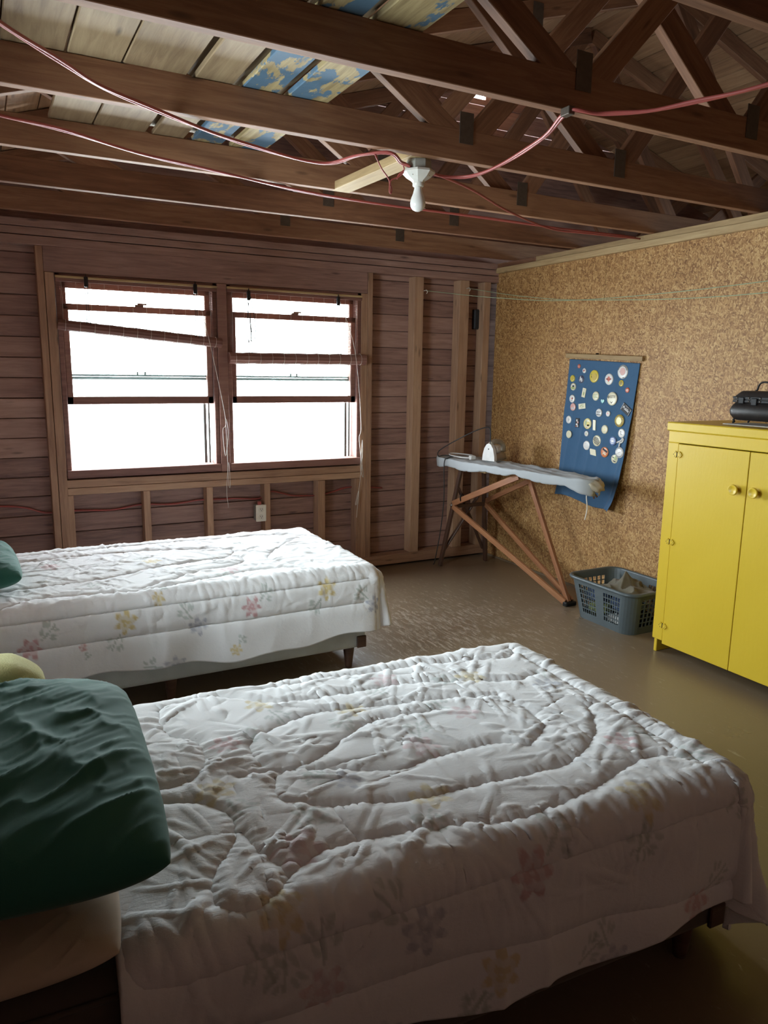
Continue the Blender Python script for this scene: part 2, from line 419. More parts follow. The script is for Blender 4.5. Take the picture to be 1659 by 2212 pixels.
# gable boards above the plates with a louvred vent near the ridge
RZ, SL = 3.62, .31
def roof_z(x): return RZ - SL * abs(x)
z = ZJ + .005
k = 0
while z < RZ - .08:
    z1 = min(z + .135, RZ - .02)
    hw0 = min((RZ - z) / SL, 3.9); hw1 = min((RZ - z1) / SL, 3.9)
    parts = [(-hw0, hw0, -hw1, hw1)]
    if 3.37 < z + .06 < 3.53:
        parts = [(-hw0, -.30, -hw1, -.30), (.26, hw0, .26, hw1)]
    for a0, b0, a1, b1 in parts:
        prism('gable_board', [(a0, z), (b0, z), (b1, z1), (a1, z1)], .085, .105, 'y', 'siding', wb)
    if len(parts) == 2:
        for xa, xb in ((-.125, -.045), (.03, .065), (.11, .26)):
            box('vent_upright', (xa, .08, z), (xb, .10, z1), 'siding', wb)
        timber('vent_sill', (-.30, .09, z + .02), (.26, .09, z + .02), .02, .04, 'siding', wb); timber('vent_slat', (-.30, .09, z + .075), (-.14, .09, z + .105), .012, .018, 'siding', wb)
    z += .139
# vent glare gap stays open to the sky

# left and rear walls, far-room walls (only seen from other positions)
wl = empty('wall_left', (-3.98, -2.8, 0), kind='structure')
LY0, LY1, LZ0, LZ1 = -2.85, -1.95, .95, 1.95
for lo, hi in (((-4.06, -5.75, 0), (-3.97, LY0, ZJ + .12)), ((-4.06, LY1, 0), (-3.97, .12, ZJ + .12)), ((-4.06, LY0, 0), (-3.97, LY1, LZ0)), ((-4.06, LY0, LZ1), (-3.97, LY1, ZJ + .12))):
    box('siding_panel', lo, hi, 'siding', wl)
for y in (-5.4, -4.8, -4.2, -3.6, -3.0, -1.8, -1.2, -.6): timber('stud', (-3.955, y, .04), (-3.955, y, 2.2), .038, .03, 'stud', wl, up=(0, 1, 0))
wr = empty('wall_rear', (-2, -5.7, 0), kind='structure')
box('siding_panel', (-4.0, -5.8, 0), (3.9, -5.72, ZJ), 'siding', wr)
prism('gable_panel', [(-4, ZJ), (3.9, ZJ), (3.9, roof_z(3.9) + .02), (0, RZ + .02), (-4, roof_z(4) + .02)], -5.8, -5.72, 'y', 'siding', wr)
wf = empty('wall_far', (3.9, -2.8, 0), kind='structure')
FY0, FY1, FZ0, FZ1 = -2.9, -1.5, 1.15, 1.85
for lo, hi in (((3.85, -5.75, 0), (3.93, FY0, ZJ + .12)), ((3.85, FY1, 0), (3.93, .12, ZJ + .12)), ((3.85, FY0, 0), (3.93, FY1, FZ0)), ((3.85, FY0, FZ1), (3.93, FY1, ZJ + .12))):
    box('siding_panel', lo, hi, 'siding', wf)

# OSB partition
wo = empty('wall_right', (0, -2.8, 0), kind='structure')
for a, b in ((.02, -1.135), (-1.1375, -2.355), (-2.3575, -3.575), (-3.5775, -4.795), (-4.7975, -5.7)):
    bm = bmesh.new(); prism_bm(bm, [(a, .005), (b, .005), (b, 2.212), (a, 2.212)], 0, .011, 'x'); link('osb_panel', bm_mesh(bm), 'osb', wo)
box('backing_panel', (.10, -5.7, 0), (.111, .02, 2.21), 'osb', wo)
timber('top_plate', (.038, .11, 2.232), (.038, -5.7, 2.232), .125, .038, 'plate', wo, up=(0, 0, 1))
timber('top_plate', (.034, -.45, 2.268), (.034, -5.7, 2.268), .100, .034, 'plate', wo)
timber('top_plate', (.030, .11, 2.268), (.030, -.453, 2.268), .096, .034, 'joist', wo)
tag(box('baseboard_right', (-.012, -5.7, 0), (-.001, -.0, .012), 'floor'), kind='structure')

# roof
ce = empty('ceiling', (0, -2.8, RZ), kind='structure')
cs = math.cos(math.atan(SL)); ss = math.sin(math.atan(SL)); bw = .142
rb_mesh = {}
for side in (-1, 1):
    n = int(4.05 / cs / bw) + 1
    for i in range(n):
        s = (i + .5) * bw
        jog = random.uniform(-.002, .002)
        c = Vector((side * (s * cs), -2.82, RZ - s * ss + .009 + jog))
        if 'm' not in rb_mesh: rb_mesh['m'] = boxm(5.95, bw - .005, .018, .0015)
        # long axis local X -> world Y
        xa = Vector((0, 1, 0)); ya = Vector((side * cs, 0, -ss)); za = xa.cross(ya)
        if za.z < 0: ya = -ya; za = -za
        mw = Matrix(((xa.x, ya.x, za.x, c.x), (xa.y, ya.y, za.y, c.y), (xa.z, ya.z, za.z, c.z), (0, 0, 0, 1)))
        link('roof_board', rb_mesh['m'], 'sheath', ce, mw=mw)
    prism('roofing', [(0, RZ + .03), (side * 4.15, RZ + .03 - SL * 4.15), (side * 4.15, RZ + .06 - SL * 4.15), (0, RZ + .06)], -5.85, .2, 'y', 'gusset', ce)

# trusses -----------------------------------------------------------
def tz(x): return roof_z(x) - .052          # centre line of the top chord
def truss(yn, label):
    t = empty('roof_truss', (-2, yn + .019, ZJ), label, 'roof truss', 'roof trusses overhead')
    yc = yn + .019
    timber('bottom_chord', (-3.98, yc, ZJ + .0575), (3.85, yc, ZJ + .0575 + random.uniform(-.002, .002)), .038, .115, 'joist', t)
    for s in (-1, 1):
        timber('top_chord', (s * 3.98, yc, tz(3.98)), (s * .01, yc, tz(.01)), .038, .09, 'joist', t)
    def web(x0, x1, off=0.0):
        timber('web', (x0, yc + off, ZJ + .07), (x1, yc + off, tz(x1)), .037, .088, 'joist', t)
    for s in (1, -1):
        web(s * -1.84, s * -2.52); web(s * -1.80, s * -.93)
        web(s * -1.03, s * -1.86, .038); web(s * -1.0, s * -.05, .0)
        web(s * -2.9, s * -3.3)
    for x, zz in ((-1.82, ZJ + .12), (-1.0, ZJ + .10), (.99, ZJ + .1), (1.82, ZJ + .12), (-.95, tz(.95) - .03)):
        box('gusset_plate', (x - .032, yc - .0215, zz - .055), (x + .032, yc - .019, zz + .06), 'gusset', t)
    return t
TL = [(-.222, 'brown roof truss nearest the window wall'), (-.883, 'brown roof truss second from the window wall'), (-1.526, 'brown roof truss third from the window wall, below the red cable to the corner'),
      (-2.213, 'brown roof truss that carries the ceiling bulb holder'), (-2.867, 'large brown roof truss with red cables stapled to its underside'),
      (-3.56, 'brown roof truss at the top right edge of the picture'), (-4.22, 'brown roof truss directly above the camera'), (-4.88, 'brown roof truss just behind the camera'), (-5.5, 'brown roof truss by the rear wall')]
for y, l in TL: truss(y, l)

# loose boards lying on the chords
zb = ZJ + .116
B = [(-3.715, -3.455, 'greyboard', -2.2, 'tan attic board at the left picture edge'),
     (-3.45, -3.277, 'greyboard', -2.2, 'tan attic board second from the left picture edge'), (-3.270, -3.113, 'greyboard', -1.5, 'bare attic board with two dark nail stains'), (-3.108, -2.911, 'greyboard', -1.5, 'cracked wide attic board with rough dark grain'),
     (-2.883, -2.756, 'greyboard', -1.5, 'warped bare attic board beside the blue painted ones'), (-2.722, -2.597, 'blueboard', -1.5, 'attic board with mostly intact blue paint'), (-2.560, -2.410, 'blueboard', -1.5, 'outermost attic board with badly peeling blue paint')]
for a, b, m, y1, l in B:
    o = timber('attic_board', (( a + b) / 2, y1, zb + .011), ((a + b) / 2, -4.9, zb + .011), b - a, .020, m, None, bev=.003)
    tag(o, l, 'board', 'loose boards laid on the roof trusses')
# narrow battens sitting higher over the gaps between the boards
for x, l in ((-2.90, 'dark batten over the gap beside the cracked attic board'), (-2.74, 'dark batten over the gap left of the blue boards'), (-2.58, 'dark batten over the gap between the two blue boards')):
    tag(timber('attic_batten', (x, -1.5, zb + .045), (x, -4.9, zb + .045), .07, .02, 'greyboard'), l, 'board')

# ================================================================== WINDOWS
def make_window(name, x0, x1, blind_label, roll_l, roll_r, rr, slat_seed):
    wn = empty(name, ((x0 + x1) / 2, .05, WZ0), kind='structure')
    f = lambda n, lo, hi, m='frame', p=wn, b=.003: box(n, lo, hi, m, p, b)
    f('jamb', (x0, .005, WZ0), (x0 + .028, .125, WZ1)); f('jamb', (x1 - .028, .005, WZ0), (x1, .125, WZ1))
    f('head_jamb', (x0, .005, WZ1 - .028), (x1, .125, WZ1))
    f('window_sill', (x0 - .0, -.012, WZ0 - .045), (x1, .13, WZ0 + .004))
    a, b = x0 + .03, x1 - .03
    # raised lower sash (inner track)
    ls = empty('lower_sash', ((a + b) / 2, .045, 1.245)); ls.parent = wn; ls.matrix_parent_inverse = PM[wn.name].inverted()
    y0, y1 = .030, .062
    f('bottom_rail', (a, y0, 1.243), (b, y1, 1.290), p=ls); f('top_rail', (a, y0, 1.797), (b, y1, 1.833), p=ls)
    f('stile', (a, y0, 1.243), (a + .035, y1, 1.833), p=ls); f('stile', (b - .035, y0, 1.243), (b, y1, 1.833), p=ls)
    f('pane', (a + .033, .045, 1.288), (b - .033, .048, 1.80), 'glass', ls, 0)
    xm = (a + b) / 2
    lk = f('sash_lock', (xm - .025, y0 - .0, 1.833), (xm + .025, y1, 1.845), 'gusset', ls); box('lock_lever', (xm - .01, y0 + .005, 1.845), (xm + .045, y0 + .018, 1.853), 'gusset', ls)
    # upper sash (outer track)
    us = empty('upper_sash', ((a + b) / 2, .085, 1.38)); us.parent = wn; us.matrix_parent_inverse = PM[wn.name].inverted()
    y0, y1 = .068, .098
    f('top_rail', (a, y0, 1.925), (b, y1, 1.972), p=us); f('stile', (a, y0, 1.386), (a + .03, y1, 1.972), p=us); f('stile', (b - .03, y0, 1.386), (b, y1, 1.972), p=us)
    f('bottom_rail', (a, y0, 1.392), (b, y1, 1.410), 'white_sky_trim', us); f('rail_lip', (a, y0 + .004, 1.412), (b, y1 + .004, 1.424), 'white_sky_trim', us)
    for dx in (-.028, .018): f('latch_tab', (xm + dx, y0, 1.424), (xm + dx + .011, y0 + .012, 1.442), 'white_sky_trim', us, .001)
    f('pane', (a + .028, .082, 1.42), (b - .028, .085, 1.93), 'glass', us, 0)
    # storm window tracks outside
    f('storm_track', (b - .050, .102, WZ0), (b - .030, .118, 1.24), 'white_sky_trim'); f('storm_track', (b - .018, .102, WZ0), (b - .006, .118, WZ1 - .03), 'white_sky_trim')
    f('storm_track', (a, .102, WZ0), (a + .010, .118, WZ1 - .03), 'white_sky_trim')
    # ---- bamboo roll-up blind
    bl = empty('bamboo_blind', ((x0 + x1) / 2, -.005, 1.98), blind_label, 'window blind', 'bamboo roll-up blinds')
    xa, xb = x0 - .0, x1 + .004
    timber('head_rail', (xa, -.004, 1.979), (xb, -.004, 1.976), .014, .014, 'plate', bl)
    timber('valance_strip', (xa, -.002, 1.962), (xb, -.002, 1.958), .006, .020, 'frame', bl)
    bm = bmesh.new(); rnd = random.Random(slat_seed); zt = 1.952; n = 0
    while True:
        zl = zt - n * .0056
        if zl < min(roll_l, roll_r) + rr * .6: break
        fr = 0.0
        za, zc = zl, zl
        # stop each stick where the tilted roll begins
        xs, xe = xa + rnd.uniform(0, .004), xb - rnd.uniform(0, .006)
        if roll_l != roll_r:
            t = (zl - rr * .6 - roll_l) / (roll_r - roll_l)
            if roll_l > roll_r:
                if t > 1: n += 1; continue
                if t > 0: xs = xa + t * (xb - xa)
        if xe - xs > .03:
            tube_bm(bm, [(xs, rnd.uniform(-.0008, .0008), zl), (xe, 0, zl + rnd.uniform(-.001, .001))], .00085, 4)
        n += 1
    tag(link('matchstick_slats', bm_mesh(bm), 'bamboo', bl), kind='stuff')
    nst = 12
    for i in range(nst):
        t = (i + .4) / nst; x = xa + t * (xb - xa); zr = roll_l + t * (roll_r - roll_l)
        tube('stitch_string', [(x, -.002, 1.955), (x + .002, -.003, 1.85), (x, -.003, zr + rr)], .0008, 'white_cord', bl, 4)
    # rolled-up bundle
    p0, p1 = Vector((xa - .002, -.012 - rr * .4, roll_l)), Vector((xb + .012, -.012 - rr * .4, roll_r)); ax = (p1 - p0).normalized()
    bm = bmesh.new(); nr = 46; seg = 20
    e1 = Vector((0, 1, 0)); e2 = ax.cross(e1)
    rings = []
    for i in range(nr + 1):
        t = i / nr; c = p0.lerp(p1, t); ring = []
        for k in range(seg):
            th = 2 * PI * k / seg; r = rr * (1 + .05 * math.sin(th * 9 + 2) + .03 * math.sin(t * 40 + th))
            ring.append(bm.verts.new(c + (e1 * math.cos(th) + e2 * math.sin(th)) * r))
        rings.append(ring)
    for A, Bq in zip(rings, rings[1:]):
        for k in range(seg): bm.faces.new((A[k], A[(k + 1) % seg], Bq[(k + 1) % seg], Bq[k]))
    bm.faces.new(rings[0][::-1]); bm.faces.new(rings[-1])
    link('rolled_bundle', bm_mesh(bm), 'frame', bl)
    # spiral seen in the end of the roll
    sp = [p0 - ax * .001 + (e1 * math.cos(a_) + e2 * math.sin(a_)) * rr * (.2 + .75 * a_ / 12) for a_ in np.linspace(0, 12, 40)]
    tube('roll_end_spiral', sp, .0014, 'bamboo', bl, 4)
    for i in range(12):
        t = (i + .5) / 12; c = p0.lerp(p1, t)
        ring = [c + (e1 * math.cos(q) + e2 * math.sin(q)) * (rr * 1.07) for q in np.linspace(0, 2 * PI, 14)[:-1]]
        tube('roll_string', ring, .001, 'white_cord', bl, 4, closed=True)
    return wn, bl
w1, bl1 = make_window('window_1', -3.15, -2.205, 'bamboo roll-up blind hanging crooked in the left window', 1.708, 1.630, .031, 3)
w2, bl2 = make_window('window_2', -2.14, -1.175, 'bamboo roll-up blind hanging level in the right window', 1.537, 1.545, .037, 5)
mu = box('trim_1', (-2.204, -.006, WZ0 - .05), (-2.141, .12, WZ1), 'frame', bev=.003); tag(mu, kind='structure')
def pulley(x, z, bl):
    p = box('pulley', (x - .011, -.030, z - .04), (x + .011, -.012, z + .02), 'blackiron', bl, .004)
    tube('hook', [(x, -.012, z + .01), (x, -.022, z + .035), (x, -.03, z + .028), (x, -.028, z + .015)], .002, 'blackiron', p)
for x, b_ in ((-2.984, bl1), (-2.345, bl1), (-2.0, bl2), (-1.363, bl2)):
    pulley(x, 1.965 if b_ is bl1 else 1.945, b_)
def cord(pts, bl, m='white_cord', r=.0016, name='pull_cord'): return tube(name, catmull(pts, 5), r, m, bl, 5)
for x, b_, zr in ((-2.984, bl1, 1.70), (-2.345, bl1, 1.65), (-2.0, bl2, 1.54), (-1.363, bl2, 1.54)):
    for dx in (-.009, .007):
        cord([(x + dx, -.022, 1.925), (x + dx * .7, -.03, 1.82), (x + dx * 1.4, -.05, zr)], b_, 'black_cord', .002, 'lift_cord')
cord([(-2.0, -.03, 1.93), (-2.018, -.034, 1.75), (-2.008, -.035, 1.63), (-1.993, -.035, 1.66), (-1.998, -.03, 1.80), (-1.985, -.03, 1.70), (-1.96, -.03, 1.67), (-1.965, -.03, 1.78), (-1.99, -.03, 1.93)], bl2, 'black_cord', .0024, 'coiled_cord')
cord([(-2.335, -.03, 1.935), (-2.262, -.07, 1.56), (-2.176, -.03, 1.145), (-2.196, -.03, 1.07), (-2.182, -.03, .902), (-2.160, -.03, 1.05), (-2.176, -.035, 1.145), (-2.171, -.03, .978), (-2.165, -.03, .716), (-2.154, -.03, .712), (-2.163, -.03, .86), (-2.179, -.03, .67), (-2.170, -.03, .553)], bl1)
cord([(-1.352, -.03, 1.93), (-1.256, -.07, 1.60), (-1.185, -.03, 1.095), (-1.199, -.03, .979), (-1.163, -.03, .715), (-1.186, -.03, .777), (-1.173, -.03, .978), (-1.175, -.03, .811), (-1.21, -.03, .54), (-1.225, -.03, .514), (-1.199, -.03, .608), (-1.216, -.03, .41)], bl2)

# unseen left-wall and far-room windows, added for fill light: plain glazed openings
for nm, lo, hi in (('added_window_left', (-4.02, LY0, LZ0), (-4.015, LY1, LZ1)), ('added_window_far', (3.885, FY0, FZ0), (3.89, FY1, FZ1))):
    e = empty(nm, lo, kind='structure'); box('pane', lo, hi, 'glass', e)
    l, h = Vector(lo), Vector(hi)
    for zz in (l.z, (l.z + h.z) / 2, h.z): box('rail', (l.x - .02, l.y, zz - .025), (h.x + .02, h.y, zz + .025), 'frame', e)

# ================================================================== ELECTRICS
def cable_pair(pts, gap=.0085, r=.0052):
    pts = catmull(pts, 6); A, Bq = [], []
    for i, p in enumerate(pts):
        t = (pts[min(i + 1, len(pts) - 1)] - pts[max(i - 1, 0)]); n = Vector((-t.y, t.x, 0))
        n = n.normalized() if n.length > 1e-6 else Vector((1, 0, 0))
        if i and n.dot(last) < 0: n = -n
        last = n
        A.append(p + n * gap * .5); Bq.append(p - n * gap * .5 + Vector((0, 0, .002 * math.sin(i * .7))))
    return A, Bq, r
def cable(label, pts, pair=True):
    e = empty('red_cable', pts[0], label, 'cable', 'red electrical cables')
    if pair:
        A, Bq, r = cable_pair(pts); tube('cable_strand', A, r, 'red_cable', e, 7); tube('cable_strand', Bq, r, 'red_cable', e, 7)
    else: tube('cable_strand', catmull(pts, 6), .0052, 'red_cable', e, 7)
    return e
zc = 2.274
cable('red cable looping down from the left picture edge to the ceiling bulb', [(-3.62, -2.86, zc), (-3.47, -2.68, zc - .003), (-3.32, -2.51, zc - .006), (-3.16, -2.34, zc - .004), (-2.86, -2.16, zc - .008), (-2.61, -2.04, zc - .01), (-2.32, -1.97, zc - .008), (-2.24, -2.12, zc), (-2.15, -2.2, zc), (-2.075, -2.15, zc - .012), (-2.035, -2.15, zc - .02)])
cable('long red cable under the trusses from left edge to far right corner', [(-3.6, -1.97, zc), (-3.45, -1.92, zc), (-3.24, -1.85, zc), (-2.92, -1.68, zc), (-2.58, -1.58, zc), (-2.08, -1.43, zc), (-1.29, -1.41, zc), (-.72, -1.40, zc), (-.05, -1.41, zc)])
cable('red cable from the bulb box up to the staple and off right', [(-1.945, -2.13, zc - .018), (-1.87, -2.10, zc - .022), (-1.77, -2.18, zc - .03), (-1.76, -2.42, zc - .02), (-1.81, -2.68, zc - .008), (-1.89, -2.89, zc), (-1.80, -2.94, zc - .006), (-1.71, -3.04, zc - .01), (-1.64, -3.19, zc - .01), (-1.58, -3.35, zc - .006), (-1.5, -3.56, zc)])
cable('thin red cable drooping from the bulb box towards the far right corner', [(-1.945, -2.11, zc - .02), (-1.86, -2.08, zc - .016), (-1.59, -1.93, zc - .012), (-1.16, -1.63, zc - .006), (-.72, -1.43, zc - .016), (-.45, -1.43, zc - .016), (-.05, -1.45, zc - .012)], False)
cd = empty('dangling_wire', (-2.2, -2.17, zc), 'thin red wire loop dangling beside the bulb box', 'wire')
tube('wire_loop', catmull([(-2.2, -2.17, zc - .005), (-2.15, -2.13, 2.235), (-2.10, -2.10, 2.205), (-2.098, -2.10, 2.165), (-2.090, -2.098, 2.158), (-2.086, -2.096, 2.175), (-2.094, -2.10, 2.203), (-2.06, -2.11, 2.222), (-2.045, -2.12, 2.245), (-2.075, -2.15, zc - .006)], 5), .003, 'red_cable', cd)
tube('wire_tail', catmull([(-2.045, -2.12, 2.245), (-2.062, -2.11, 2.228), (-2.068, -2.105, 2.212)], 4), .003, 'red_cable', cd)
st = box('cable_staple', (-1.905, -2.905, 2.262), (-1.88, -2.865, 2.286), 'gusset', bev=.002); tag(st, 'small metal staple holding red cables under the large truss', 'staple')
# wall cable behind the cripple studs
cable('red cable running inside the wall below the window', [(-3.95, .078, .66), (-3.53, .078, .646), (-3.38, .078, .621), (-3.267, .08, .585), (-3.116, .08, .59), (-2.905, .078, .575), (-2.734, .078, .597), (-2.529, .078, .588), (-2.315, .078, .600), (-2.125, .078, .596), (-1.928, .07, .585), (-1.826, .078, .626), (-1.654, .078, .585), (-1.476, .078, .578), (-1.366, .078, .592), (-1.236, .08, .62), (-.95, .08, .60)])
# outlet on stud
ou = empty('wall_outlet', (-1.935, -.01, .49), 'ivory double outlet box on a stud below the window', 'outlet')
box('cover_plate', (-1.972, -.006, .436), (-1.898, .0, .552), 'ivory', ou, .004); box('device_box', (-1.968, 0, .44), (-1.904, .06, .548), 'box_metal', ou, .003)
for zz in (.469, .520):
    f_ = lathe('receptacle', [(.0165, 0), (.0165, .003), (.014, .004)], 'ivory', ou, 16, Matrix.Translation((-1.935, -.006, zz)) @ Matrix.Rotation(PI / 2, 4, 'X'))
    for dx in (-.006, .006): box('slot', (-1.935 + dx - .0013, -.0115, zz - .001), (-1.935 + dx + .0013, -.0098, zz + .008), 'darkhole', f_)
    box('ground_hole', (-1.9375, -.0115, zz - .010), (-1.9325, -.0098, zz - .005), 'darkhole', f_)
box('cable_clamp', (-1.955, .0, .550), (-1.93, .02, .575), 'red_cable', ou, .003)
bb = empty('wall_box', (-.138, .09, 1.87), 'small black box on the boards by the far corner', 'wall box')
box('housing', (-.172, .060, 1.795), (-.102, .094, 1.945), 'darkhole', bb, .004); box('lid', (-.166, .056, 1.803), (-.108, .060, 1.937), 'darkhole', bb, .002)

# ceiling bulb -------------------------------------------------------
blk = timber('mounting_block', (-2.0, -2.175, ZJ + .018), (-2.03, -1.49, ZJ + .018), .09, .036, 'plate'); tag(blk, 'pale wood block bridging two trusses above the bulb', 'board')
lamp = empty('ceiling_lampholder', (-1.985, -2.13, ZJ), 'white porcelain lampholder with bare bulb on the ceiling truss', 'ceiling lamp')
LM = Matrix.Translation((-1.985, -2.13, 0))
lathe('junction_box', [(.050, ZJ - .002), (.052, ZJ - .01), (.052, ZJ - .036), (.048, ZJ - .038)], 'box_metal', lamp, 8, LM, False)
lathe('porcelain_base', [(.064, ZJ - .038), (.067, ZJ - .046), (.048, ZJ - .064), (.028, ZJ - .076), (.0235, ZJ - .082)], 'porcelain', lamp, 8, LM @ Matrix.Rotation(.2, 4, 'Z'), False)
lathe('socket_collar', [(.022, ZJ - .076), (.023, ZJ - .082), (.0225, ZJ - .094), (.019, ZJ - .097)], 'porcelain', lamp, 20, LM)
lathe('light_bulb', [(.015, ZJ - .096), (.0155, ZJ - .104), (.020, ZJ - .122), (.028, ZJ - .142), (.031, ZJ - .158), (.029, ZJ - .172), (.021, ZJ - .183), (.009, ZJ - .189), (.001, ZJ - .190)], 'bulb', lamp, 24, LM)
for q in (-1.0, -2.6): lathe('screw', [(.004, 0), (.003, -.003)], 'steel', lamp, 8, LM @ Matrix.Translation((.047 * math.cos(q), .047 * math.sin(q), ZJ - .059)))

# clothes lines
def line(label, pts, m):
    e = empty('clothes_line', pts[0], label, 'clothesline', 'clothes lines along the particle board wall')
    tube('cord', catmull(pts, 8), .0022, m, e, 5)
    x, y, z_ = pts[0]; tube('hook', [(x - .004, y + .02, z_), (x + .002, y - .008, z_ + .004), (x + .006, y - .016, z_ - .01), (x - .002, y - .014, z_ - .022)], .003, 'white_cord', e, 5)
line('pale clothes line from the stud across the particle board wall', [(-.663, -.02, 2.046), (-.42, -.55, 1.97), (-.25, -1.18, 1.919), (-.25, -2.46, 1.913), (-.25, -4.2, 1.99)], 'green_line')
line('thin green clothes line starting at the corner stud', [(-.29, -.02, 2.085), (-.25, -.62, 1.984), (-.25, -1.3, 1.91), (-.25, -2.47, 1.860), (-.25, -4.2, 1.93)], 'green_line')
# ================================================================== IRONING BOARD
ib = empty('ironing_board', (-.35, -.75, 0), 'old wooden folding ironing board with grey cloth cover', 'ironing board')
A0, A1 = Vector((-.445, -.01)), Vector((-.305, -1.50)); axv = (A1 - A0).normalized(); nrm = Vector((-axv.y, axv.x))   # nrm points to +x side
if nrm.x < 0: nrm = -nrm
BL = (A1 - A0).length; ZB = .835
def half_w(t):
    if t < .09: return .155 * math.sqrt(max(0, 1 - ((.09 - t) / .09) ** 2)) * .98 + .004
    if t < .45: return .155
    return .155 - (.155 - .075) * ((t - .45) / .55) ** 1.3
def end_round(t): return 1.0 if t < .93 else math.sqrt(max(0.0, 1 - ((t - .93) / .07) ** 2)) * .75 + .25
nu, nv = 110, 44
P = np.zeros((nu, nv, 3)); rs = np.random.RandomState(4)
for i in range(nu):
    t = i / (nu - 1); h = half_w(t) * end_round(t)
    c = A0 + axv * (t * BL)
    for j in range(nv):
        v = -1 + 2 * j / (nv - 1)      # across incl. skirt; |v|>.72 hangs down
        if abs(v) < .72: lat = v / .72 * h; dz = 0
        else:
            q = (abs(v) - .72) / .28; lat = math.copysign(h + .006 * math.sin(min(1, q * 2) * PI / 2) - .010 * q, v)
            drop = .056 + .006 * math.sin(t * 9) + .004 * math.sin(t * 27) - .016 * math.exp(-((t - .60) / .03) ** 2)
            if t > .88: drop += (t - .88) * .32
            dz = -drop * q ** 1.1
        P[i, j] = (c.x + nrm.x * lat, c.y + nrm.y * lat, ZB + dz)
tt = np.linspace(0, 1, nu)[:, None] * np.ones((1, nv)); vv = np.ones((nu, 1)) * np.linspace(-1, 1, nv)[None]
wr_ = ridge(tt * 9 + vv * 1.5, vv * 3 + tt * 4, 3) * .008 + ridge(tt * 22 - vv * 3, vv * 4, 8) * .005
P[..., 2] += wr_ - .004
P[..., 2] += .012 * np.exp(-((tt - .58) / .05) ** 2) * np.clip(np.abs(vv) * 1.2, 0, 1) * 0
cov = link('cloth_cover', grid_mesh(P), 'cover', ib)
sm = cov.modifiers.new('thickness', 'SOLIDIFY'); sm.thickness = .003; sm.offset = -1
# scorched gathered end and drawstring
ex = A1
bm = bmesh.new()
bmesh.ops.create_icosphere(bm, subdivisions=3, radius=1.0)
for v in bm.verts:
    n_ = .12 * math.sin(v.co.x * 7 + v.co.z * 5) + .08 * math.sin(v.co.y * 9 + v.co.x * 3)
    v.co = Vector((ex.x + v.co.x * .055 * (1 + n_), ex.y + .02 + v.co.y * .06 * (1 + n_), ZB - .035 + v.co.z * .038 * (1 + n_) - max(0, -v.co.y) * .012))
link('gathered_end', bm_mesh(bm), 'covertan', ib, True)
dsx, dsy = ex.x - .045, ex.y + .035
tube('drawstring', catmull([(dsx, dsy, ZB - .065), (dsx - .004, dsy, ZB - .11), (dsx + .004, dsy - .004, ZB - .18), (dsx - .006, dsy, ZB - .25)], 5), .0035, 'white_cord', ib, 6)
bm = bmesh.new(); tube_bm(bm, catmull([(dsx - .01, dsy, ZB - .06), (dsx + .02, dsy - .02, ZB - .075), (dsx + .045, dsy - .04, ZB - .105)], 4), .007, 6); tube_bm(bm, catmull([(dsx - .005, dsy, ZB - .065), (dsx + .022, dsy - .02, ZB - .09), (dsx + .03, dsy - .03, ZB - .115)], 4), .006, 6)
link('knot', bm_mesh(bm), 'darkwood', ib, True)
# the wooden top under the cover
tp = []
for k in range(40):
    t = k / 39; tp.append((A0 + axv * (.02 + t * (BL - .06)) - nrm * (half_w(t) * .9)))
for k in range(39, -1, -1):
    t = k / 39; tp.append((A0 + axv * (.02 + t * (BL - .06)) + nrm * (half_w(t) * .9)))
prism('board_top', [(p.x, p.y) for p in tp], ZB - .032, ZB - .010, 'z', 'ironwood', ib)
timber('yellow_batten', (-.51, -.30, ZB - .048), (-.49, -.62, ZB - .048), .03, .028, 'plate', ib)
FR = Vector((-.335, -1.345, .012)); PN = Vector((-.505, -.225, .475)); PF = Vector((-.215, -.235, .475))
timber('leg', (-.557, -.150, 0.004), (-.455, -.26, ZB - .03), .022, .034, 'darkwood', ib, up=(0, 1, 0)); timber('leg', (-.153, -.180, 0.004), (-.262, -.26, ZB - .03), .022, .034, 'darkwood', ib, up=(0, 1, 0))
timber('leg_cross_brace', (-.545, -.155, .10), (-.235, -.245, .62), .014, .030, 'darkwood', ib, up=(0, 1, 0)); timber('leg_cross_brace', (-.170, -.165, .10), (-.475, -.245, .62), .014, .030, 'darkwood', ib, up=(0, 1, 0))
timber('long_leg', PN, FR + Vector((-.028, .0, .01)), .020, .038, 'ironwood', ib); timber('long_leg', PF, FR + Vector((.028, 0, .01)), .020, .038, 'ironwood', ib)
timber('brace', PN + Vector((0, 0, .02)), (-.455, -.93, ZB - .045), .018, .042, 'ironwood', ib); timber('brace', PF + Vector((0, 0, .02)), (-.250, -.93, ZB - .045), .018, .036, 'ironwood', ib)
timber('front_leg', (-.365, -.915, ZB - .04), FR + Vector((-.004, 0, .01)), .034, .024, 'ironwood', ib, up=(1, 0, 0))
timber('cross_bar', PN, PF, .018, .028, 'darkwood', ib)
box('foot_cap', (FR.x - .045, FR.y - .03, 0), (FR.x + .045, FR.y + .01, .028), 'blackiron', ib, .006)
for p in (PN, PF): lathe('bolt', [(.008, -.022), (.008, .022)], 'steel', ib, 10, Matrix.Translation(p + Vector((0, 0, .01))) @ Matrix.Rotation(PI / 2, 4, 'Y'))
tube('strap_ring', [Vector((-.497, -.335, .555)) + Vector((.016 * math.cos(a), .004, .028 * math.sin(a))) for a in np.linspace(0, 2 * PI, 15)[:-1]], .004, 'blackiron', ib, 6, True)

